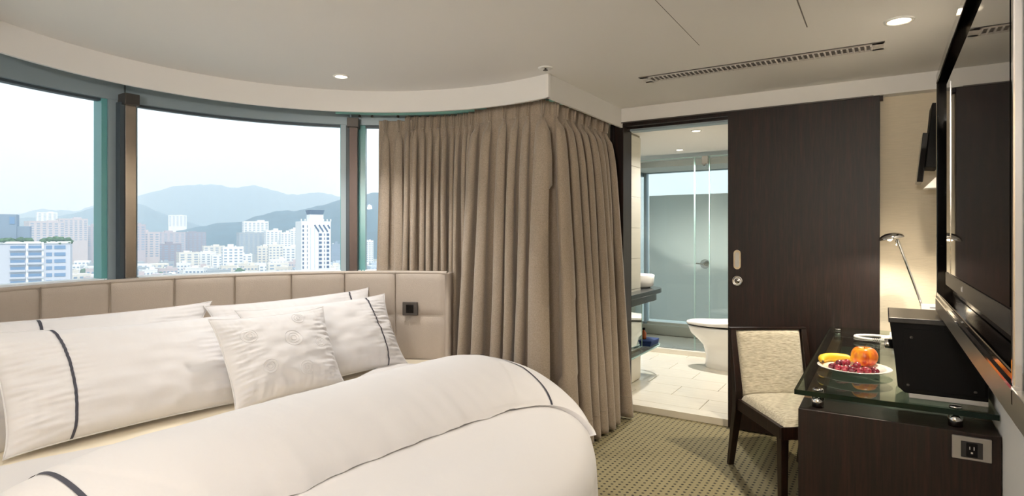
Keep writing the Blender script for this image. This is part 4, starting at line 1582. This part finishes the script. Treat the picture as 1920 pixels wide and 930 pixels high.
def building(name, label, px0, px1, ytop, t, wall, depth=None, rot=0.0, floors=None, cols=4, roof_bits=True, group=None, wind='stuff', cat='building',
             ybot=None, wcol=None, win_w=.55, win_h=.45, gable=False, band=False, seed=None):
    rnd = random.Random(seed if seed is not None else px0 * 7 + t)
    pxm = (px0 + px1) / 2
    x, y = at(pxm, t)
    w = (px1 - px0) / FPX * t
    zt = zat(ytop, t)
    H = zt - GZ
    dp = depth or w * .8
    a = bearing(pxm) - pi / 2 + rot      # local +y looks away from the viewer
    root = thing(name, label, cat, (x, y, GZ), a, group, local=True)
    MB().box(-w / 2, w / 2, 0, dp, 0, H).build('walls', wall, root)
    if roof_bits:
        rb = MB()
        rb.box(-w / 2 - .2, w / 2 + .2, -.2, .3, H, H + 1.0); rb.box(-w / 2 - .2, -w / 2 + .3, 0, dp, H, H + 1.0); rb.box(w / 2 - .3, w / 2 + .2, 0, dp, H, H + 1.0)
        rb.build('parapet', wall, root)
        q = rnd.uniform(-.25, .1) * w
        MB().box(q, q + w * .28, dp * .3, dp * .6, H, H + rnd.uniform(2.2, 4)).build('roof_house', wall, root)
        MB().lathe([(.001, 0), (1.1, 0), (1.1, 1.8), (.001, 2.1)], (q - 2.2 if q > -w * .2 else q + w * .28 + 2, dp * .4, H), 12).build('water_tank', C['tin'], root)
    fh = 3.3
    nf = floors if floors is not None else max(1, int(min(H, 34) / fh))
    ww = w / cols
    wb = MB()
    wmesh = None
    for r in range(nf):
        z0 = H - 1.2 - (r + 1) * fh + fh * .3
        if z0 < 0: break
        for c in range(cols):
            xc = -w / 2 + ww * (c + .5)
            if wind == 'each':
                if wmesh is None:
                    wmesh = MB().box(-ww * win_w / 2, ww * win_w / 2, -.25, .1, 0, fh * win_h).build('window', C['window'], root, origin=(0, 0, 0)); o = wmesh
                else:
                    o = wmesh.copy(); COL.objects.link(o)
                o.location = (xc, 0, z0)
            else:
                wb.box(xc - ww * win_w / 2, xc + ww * win_w / 2, -.22, .1, z0, z0 + fh * win_h)
        if band:
            wb.box(-w / 2, w / 2, -.1, .1, z0 - .8, z0 - .5)
        if wind != 'each':
            for c in range(max(1, int(dp / ww))):
                yc = (c + .5) * dp / max(1, int(dp / ww))
                for sx in (-1, 1):
                    wb.box(sx * w / 2 - .2, sx * w / 2 + .2, yc - .8, yc + .8, z0, z0 + fh * win_h)
    if wind != 'each' and wb.f:
        o = wb.build('windows', C['window'], root); o['kind'] = 'stuff'
    return root, w, dp, H


# left apartment block with balconies and roof garden
r_, w, dp, H = building('apartment_building', 'nearest grey-white apartment block with balcony rows and green roof garden at far left', -46, 112, 456, 345, C['lilac'],
                        depth=24, rot=-.10, floors=0, cols=1, roof_bits=False)
fh = 3.3 * 1.0
fh = (14.0 / FPX) * 345 * .95
cols_x = [(-.46, .05), (-.36, .05), (-.255, .04), (.0, .115), (.165, .125), (.295, .05), (.40, .095)]
wm = {}
for r in range(8):
    z0 = H - 3.6 - r * fh
    for k, (cx_, cw) in enumerate(cols_x):
        xc = cx_ * w * 1.0; hw = cw * w / 2 * 1.15
        if k in wm:
            o = wm[k].copy(); COL.objects.link(o)
        else:
            o = wm[k] = MB().box(-hw, hw, -.30, .1, 0, fh * .5).build('window', C['window_blue'], r_, origin=(0, 0, 0))
        o.location = (xc, 0, z0)
        if k in (3, 4):
            key = 'b%d' % k
            if key in wm:
                o = wm[key].copy(); COL.objects.link(o)
            else:
                o = wm[key] = MB().box(-hw * 1.1, hw * 1.1, -1.5, 0, 0, .35).box(-hw * 1.1, hw * 1.1, -1.5, -1.35, .3, 1.2).build('balcony', C['lilac'], r_, origin=(0, 0, 0))
            o.location = (xc, 0, z0 - .75)
MB().box(-w / 2 - .4, w / 2 + .4, -.6, .3, H - .3, H + 1.0).build('parapet', C['white'], r_)
for px_ in (-.20, .09, .235):
    MB().box(px_ * w - .5, px_ * w + .5, -.9, 0, H - 34, H + .6).build('pilaster', C['white'], r_)
MB().box(-w * .5, -w * .02, 5, 18, H, H + 17).build('upper_tower', C['bluegrey'], r_)
MB().box(-w * .02, w * .10, 6, 17, H, H + 10).build('stair_tower', C['bluegrey'], r_)
for (xa, zb_) in ((-.33, 12), (-.20, 12), (-.06, 12.5)):
    MB().box(xa * w - 1.2, xa * w + 1.2, 4.7, 5.1, H + zb_ - 1.2, H + zb_ + (.6 if xa != -.06 else 3)).build('window', C['window_blue'], r_)
b = MB()
rnd = random.Random(3)
for k in range(60):
    xx = rnd.uniform(-.5, .5) * w
    if .1 * w < xx < .22 * w: continue
    b.sphere((xx, rnd.uniform(0, 2), H + 1.2 + rnd.uniform(-.8, 1.2)), rnd.uniform(1.0, 2.0), 8, 6, (1.3, 1, .8), .5, k)
o = b.build('roof_garden', C['tree'], r_); o['kind'] = 'stuff'

# white tower with blue cap
r_, w, dp, H = building('tower_block', 'tall white tower with dark blue rooftop cap and dark window columns', 566, 620, 415, 465, C['white'], depth=20, rot=.25,
                        floors=0, cols=1, roof_bits=False)
fh = (7.6 / FPX) * 465
wm = {}
for r in range(11):
    z0 = H - 5.0 - r * fh
    for k, (cx_, cw) in enumerate(((-.44, .045), (.14, .095), (.40, .085), (.28, .025), (-.30, .018))):
        if k in (1, 2, 3) and r < 2: continue
        if k in wm:
            o = wm[k].copy(); COL.objects.link(o)
        else:
            o = wm[k] = MB().box(-cw * w / 2, cw * w / 2, -.35, .1, 0, fh * .58).build('window', C['window_dark'], r_, origin=(0, 0, 0))
        o.location = (cx_ * w, 0, z0)
for k in range(7):
    xx = -.02 * w + k * .075 * w
    m_ = Matrix.Translation(Vector((xx, -.2, H - 4.2 - (k % 2) * 2.6))) @ Matrix.Rotation(radians(-30), 4, 'Y')
    MB().box(-.5, .5, -.3, .2, -1.6, 1.6, m_).build('slanted_window', C['window_dark'], r_)
for k in range(9):
    MB().box(-w / 2 + k * w / 8 - .35, -w / 2 + k * w / 8 + .35, -.3, .6, H, H + 1.8).build('battlement', C['white'], r_)
for k in range(3):
    MB().box((-.2 + k * .14) * w, (-.19 + k * .14) * w, -.25, .1, 4, H - 5).build('facade_groove', C['paleblue'], r_)
MB().box(-.18 * w, .28 * w, 3, 14, H, H + 5.5).build('roof_house', C['white'], r_)
MB().add([(-.17 * w, 2.8, H + 5.5), (.27 * w, 2.8, H + 5.5), (.27 * w, 14, H + 5.5), (-.17 * w, 14, H + 5.5),
          (-.21 * w, 2.2, H + 9), (.31 * w, 2.2, H + 9), (.31 * w, 15, H + 9), (-.21 * w, 15, H + 9)],
         [(0, 3, 2, 1), (4, 5, 6, 7), (0, 1, 5, 4), (1, 2, 6, 5), (2, 3, 7, 6), (3, 0, 4, 7)]).build('blue_cap', C['glassy'], r_)

named = [
    ('pinkish apartment tower with a long flat roof terrace behind the near block', 62, 116, 416, 620, 'pink', 6, .2),
    ('pink apartment slab with stepped crown left of the window post', 116, 160, 411, 690, 'pink', 6, .15),
    ('pinkish side wing ending just before the first window post', 158, 186, 424, 730, 'rose', 4, .1),
    ('pale distant block peeking over the pink towers', 74, 104, 399, 1500, 'white', 4, .1),
    ('tall pink apartment tower just right of the steel window column', 250, 297, 436, 600, 'pink', 5, .3),
    ('small rooftop tower on the pink block right of the column', 254, 272, 422, 585, 'rose', 2, .3),
    ('dark rose apartment block behind the brick one', 298, 345, 436, 760, 'rose', 5, .2),
    ('long mauve apartment block in the middle distance', 340, 384, 436, 800, 'brick', 6, .15),
    ('dark brick office block with lit bands', 297, 338, 458, 650, 'brick', 4, .25),
    ('cream stepped house in front of the brick block', 338, 372, 474, 600, 'cream', 3, .2),
    ('long pale block with ribbon balconies', 352, 402, 474, 620, 'white', 6, .0),
    ('hazy far high-rise beneath the mountain', 318, 348, 404, 1850, 'white', 5, .0),
    ('white twin-topped block on the hillside', 459, 502, 416, 1080, 'white', 6, .1),
    ('grey office block with dark glazing under the hillside', 451, 500, 437, 700, 'grey', 6, .15),
    ('white apartment cluster left of the tower', 500, 528, 433, 690, 'white', 4, .2),
    ('narrow white apartment block close to the tower', 527, 545, 437, 680, 'white', 3, .2),
    ('white block directly left of the white tower', 545, 564, 431, 700, 'white', 3, .2),
    ('cream block with small square windows in the foreground', 484, 506, 463, 560, 'cream', 3, .1),
    ('tan ribbed apartment block left of the tower foot', 505, 530, 460, 540, 'cream', 4, .1),
    ('low pale block with blue windows at the tower foot', 528, 562, 464, 560, 'white', 4, .1),
    ('blue-grey building right of the white tower', 622, 640, 459, 540, 'bluegrey', 3, .1),
    ('far pale block right of the tower beside the window post', 687, 700, 452, 700, 'white', 3, .1),
    ('long white shed-roofed building in the city foreground', 402, 470, 478, 590, 'white', 7, .05),
    ('cream block facing the camera under the mauve blocks', 384, 420, 462, 700, 'cream', 4, .1),
    ('low white building with dark windows before the hillside', 420, 455, 464, 500, 'white', 4, .1),
]
for (lab, a0, a1, yt, tt, cc, cols, rot) in named:
    if tt < 1000: tt = min(1080, tt * 1.35)
    building('apartment_building', lab, a0, a1, yt, tt, C[cc], rot=rot, cols=cols, seed=a0)
# rooftop crowns on the pink slab
# crowd of low houses
rnd = random.Random(21)
taken = []
for o in list(COL.objects):
    if o.get('category') == 'building':
        bb = [c for c in o.children if c.name.startswith('walls')][0]
        mw = Matrix.Translation(o.location) @ Matrix.Rotation(o.rotation_euler.z, 4, 'Z')
        cs = [mw @ v.co for v in bb.data.vertices]
        cx_ = sum(c.x for c in cs) / len(cs); cy_ = sum(c.y for c in cs) / len(cs)
        taken.append((cx_, cy_, max(sqrt((c.x - cx_) ** 2 + (c.y - cy_) ** 2) for c in cs)))


def free(x, y, r):
    if any((x - a) ** 2 + (y - b_) ** 2 < (r + c) ** 2 for a, b_, c in taken):
        return False
    taken.append((x, y, r)); return True


ZONES = [(0, 192, 'in the left pane'), (192, 340, 'below the pink towers'), (340, 455, 'below the long mauve block'),
         (455, 566, 'before the wooded hill'), (566, 660, 'at the foot of the white tower'), (660, 800, 'in the right pane')]
NAMES_C = dict(white='white', cream='cream', paleblue='pale blue', pink='pale pink', grey='grey')
n_h = 0
for k in range(2500):
    if n_h >= 170: break
    tt = rnd.uniform(400, 720) if n_h < 130 else rnd.uniform(560, 1120)
    px = rnd.choice([rnd.uniform(95, 192), rnd.uniform(250, 642), rnd.uniform(250, 642), rnd.uniform(250, 642), rnd.uniform(684, 712)])
    hgt = rnd.uniform(8, 18) if tt < 720 else rnd.uniform(10, 24)
    wm_ = rnd.uniform(11, 22)
    wpx = wm_ / tt * FPX
    yt = 440 + (EYE - (GZ + hgt)) * FPX / tt
    if yt < 448: continue
    dp_ = rnd.uniform(8, 13)
    x, y = at(px, tt + dp_ / 2)
    if not free(x, y, .56 * sqrt(wm_ ** 2 + dp_ ** 2) + .8): continue
    cc = rnd.choice(['white', 'white', 'white', 'cream', 'paleblue', 'pink', 'grey'])
    zone = next(z for a, b_, z in ZONES if a <= px < b_)
    dist = 'near' if tt < 480 else 'mid-distance' if tt < 880 else 'far'
    lab = '%s low-rise house in the %s rows %s' % (NAMES_C[cc], dist, zone)
    building('low_rise_house', lab, px - wpx / 2, px + wpx / 2, yt, tt,
             C[cc], depth=dp_, rot=rnd.uniform(-.5, .5),
             cols=rnd.randint(3, 5), group='low-rise houses ' + zone, roof_bits=(k % 2 == 0), seed=k, cat='house')
    n_h += 1
# trees between the houses
tm = []
for q in range(4):
    b = MB(); rr = random.Random(q)
    for j in range(7):
        b.sphere((rr.uniform(-2.5, 2.5), rr.uniform(-2.5, 2.5), rr.uniform(3, 7)), rr.uniform(1.8, 3.2), 9, 7, (1, 1, .85), .6, j + q * 9)
    b.tube([(0, 0, 0), (0, 0, 4)], .4, 6)
    tm.append(b)
protos = []
n_t = 0
for k in range(3000):
    if n_t >= 150: break
    tt = rnd.uniform(400, 620) if n_t < 110 else rnd.uniform(600, 900)
    px = rnd.choice([rnd.uniform(120, 192), rnd.uniform(250, 642), rnd.uniform(300, 642), rnd.uniform(684, 712)])
    x, y = at(px, tt)
    s3 = rnd.uniform(.9, 1.7)
    if not free(x, y, 5.2 * s3): continue
    if n_t < 4:
        o = tm[n_t].build('tree', C['tree'], origin=(0, 0, 0)); protos.append(o)
    else:
        o = protos[n_t % 4].copy(); COL.objects.link(o)
    zone = next(z for a, b_, z in ZONES if a <= px < b_)
    dist = 'near' if tt < 580 else 'mid-distance' if tt < 740 else 'far'
    tag(o, 'green city tree in the %s rows %s' % (dist, zone), 'tree', 'city trees ' + zone)
    o.location = (x, y, GZ); o.rotation_euler = (0, 0, rnd.uniform(0, 6)); o.scale = (s3, s3, s3 * 1.25)
    n_t += 1


def ridge(name, label, prof, t0, depth, nz, seed):
    """prof: (px, y) skyline samples; a hill range with real depth, falling to the plain towards and away from the viewer."""
    n = 160; m_ = 26
    px_a, px_b = prof[0][0], prof[-1][0]

    def sky(px):
        for (a, ya), (b_, yb) in zip(prof, prof[1:]):
            if a <= px <= b_:
                t_ = (px - a) / (b_ - a); t_ = t_ * t_ * (3 - 2 * t_) * .5 + t_ * .5
                return ya + (yb - ya) * t_
        return prof[-1][1]

    def fn(u, v):
        px = px_a + (px_b - px_a) * u
        tt = t0 + depth * (v - .5)
        x, y = at(px, tt)
        crest = zat(sky(px), t0) - GZ
        h = crest * max(0, 1 - abs(2 * v - 1) ** 1.5)
        h *= 1 + 0 * v
        h += nz * crest * noise.fractal(Vector((x * .004, y * .004, seed)), .9, 2.2, 5) * (1 - abs(2 * v - 1)) * (.2 + 1.2 * abs(v - .5))
        h += nz * .10 * crest * noise.noise(Vector((x * .03, y * .03, seed)))
        return (x, y, GZ - 1 + max(0, h))
    b = MB(); b.grid(fn, n * 2, m_)
    o = b.build(name, C['hill'])
    tag(o, label, 'mountain')
    return o


ridge('mountain', 'far pale blue mountain range spanning behind the whole city', [(-160, 420), (20, 404), (80, 393), (140, 396), (180, 385), (255, 366), (300, 357), (350, 347), (390, 345),
      (440, 351), (480, 347), (515, 357), (560, 366), (600, 362), (640, 368), (760, 360), (1000, 380)], 3950, 1500, .25, 1)
ridge('mountain', 'middle haze-blue ridge behind the pink towers at left', [(-100, 425), (60, 408), (120, 402), (190, 386), (225, 378), (260, 383), (300, 397), (340, 412), (400, 430), (460, 436)], 2500, 900, .3, 2)
ridge('mountain', 'nearer wooded hill rising to the right behind the white tower', [(330, 432), (380, 422), (410, 415), (450, 411), (480, 401), (520, 392), (560, 391), (600, 385), (640, 375), (700, 362), (800, 350)], 1450, 620, .3, 3)
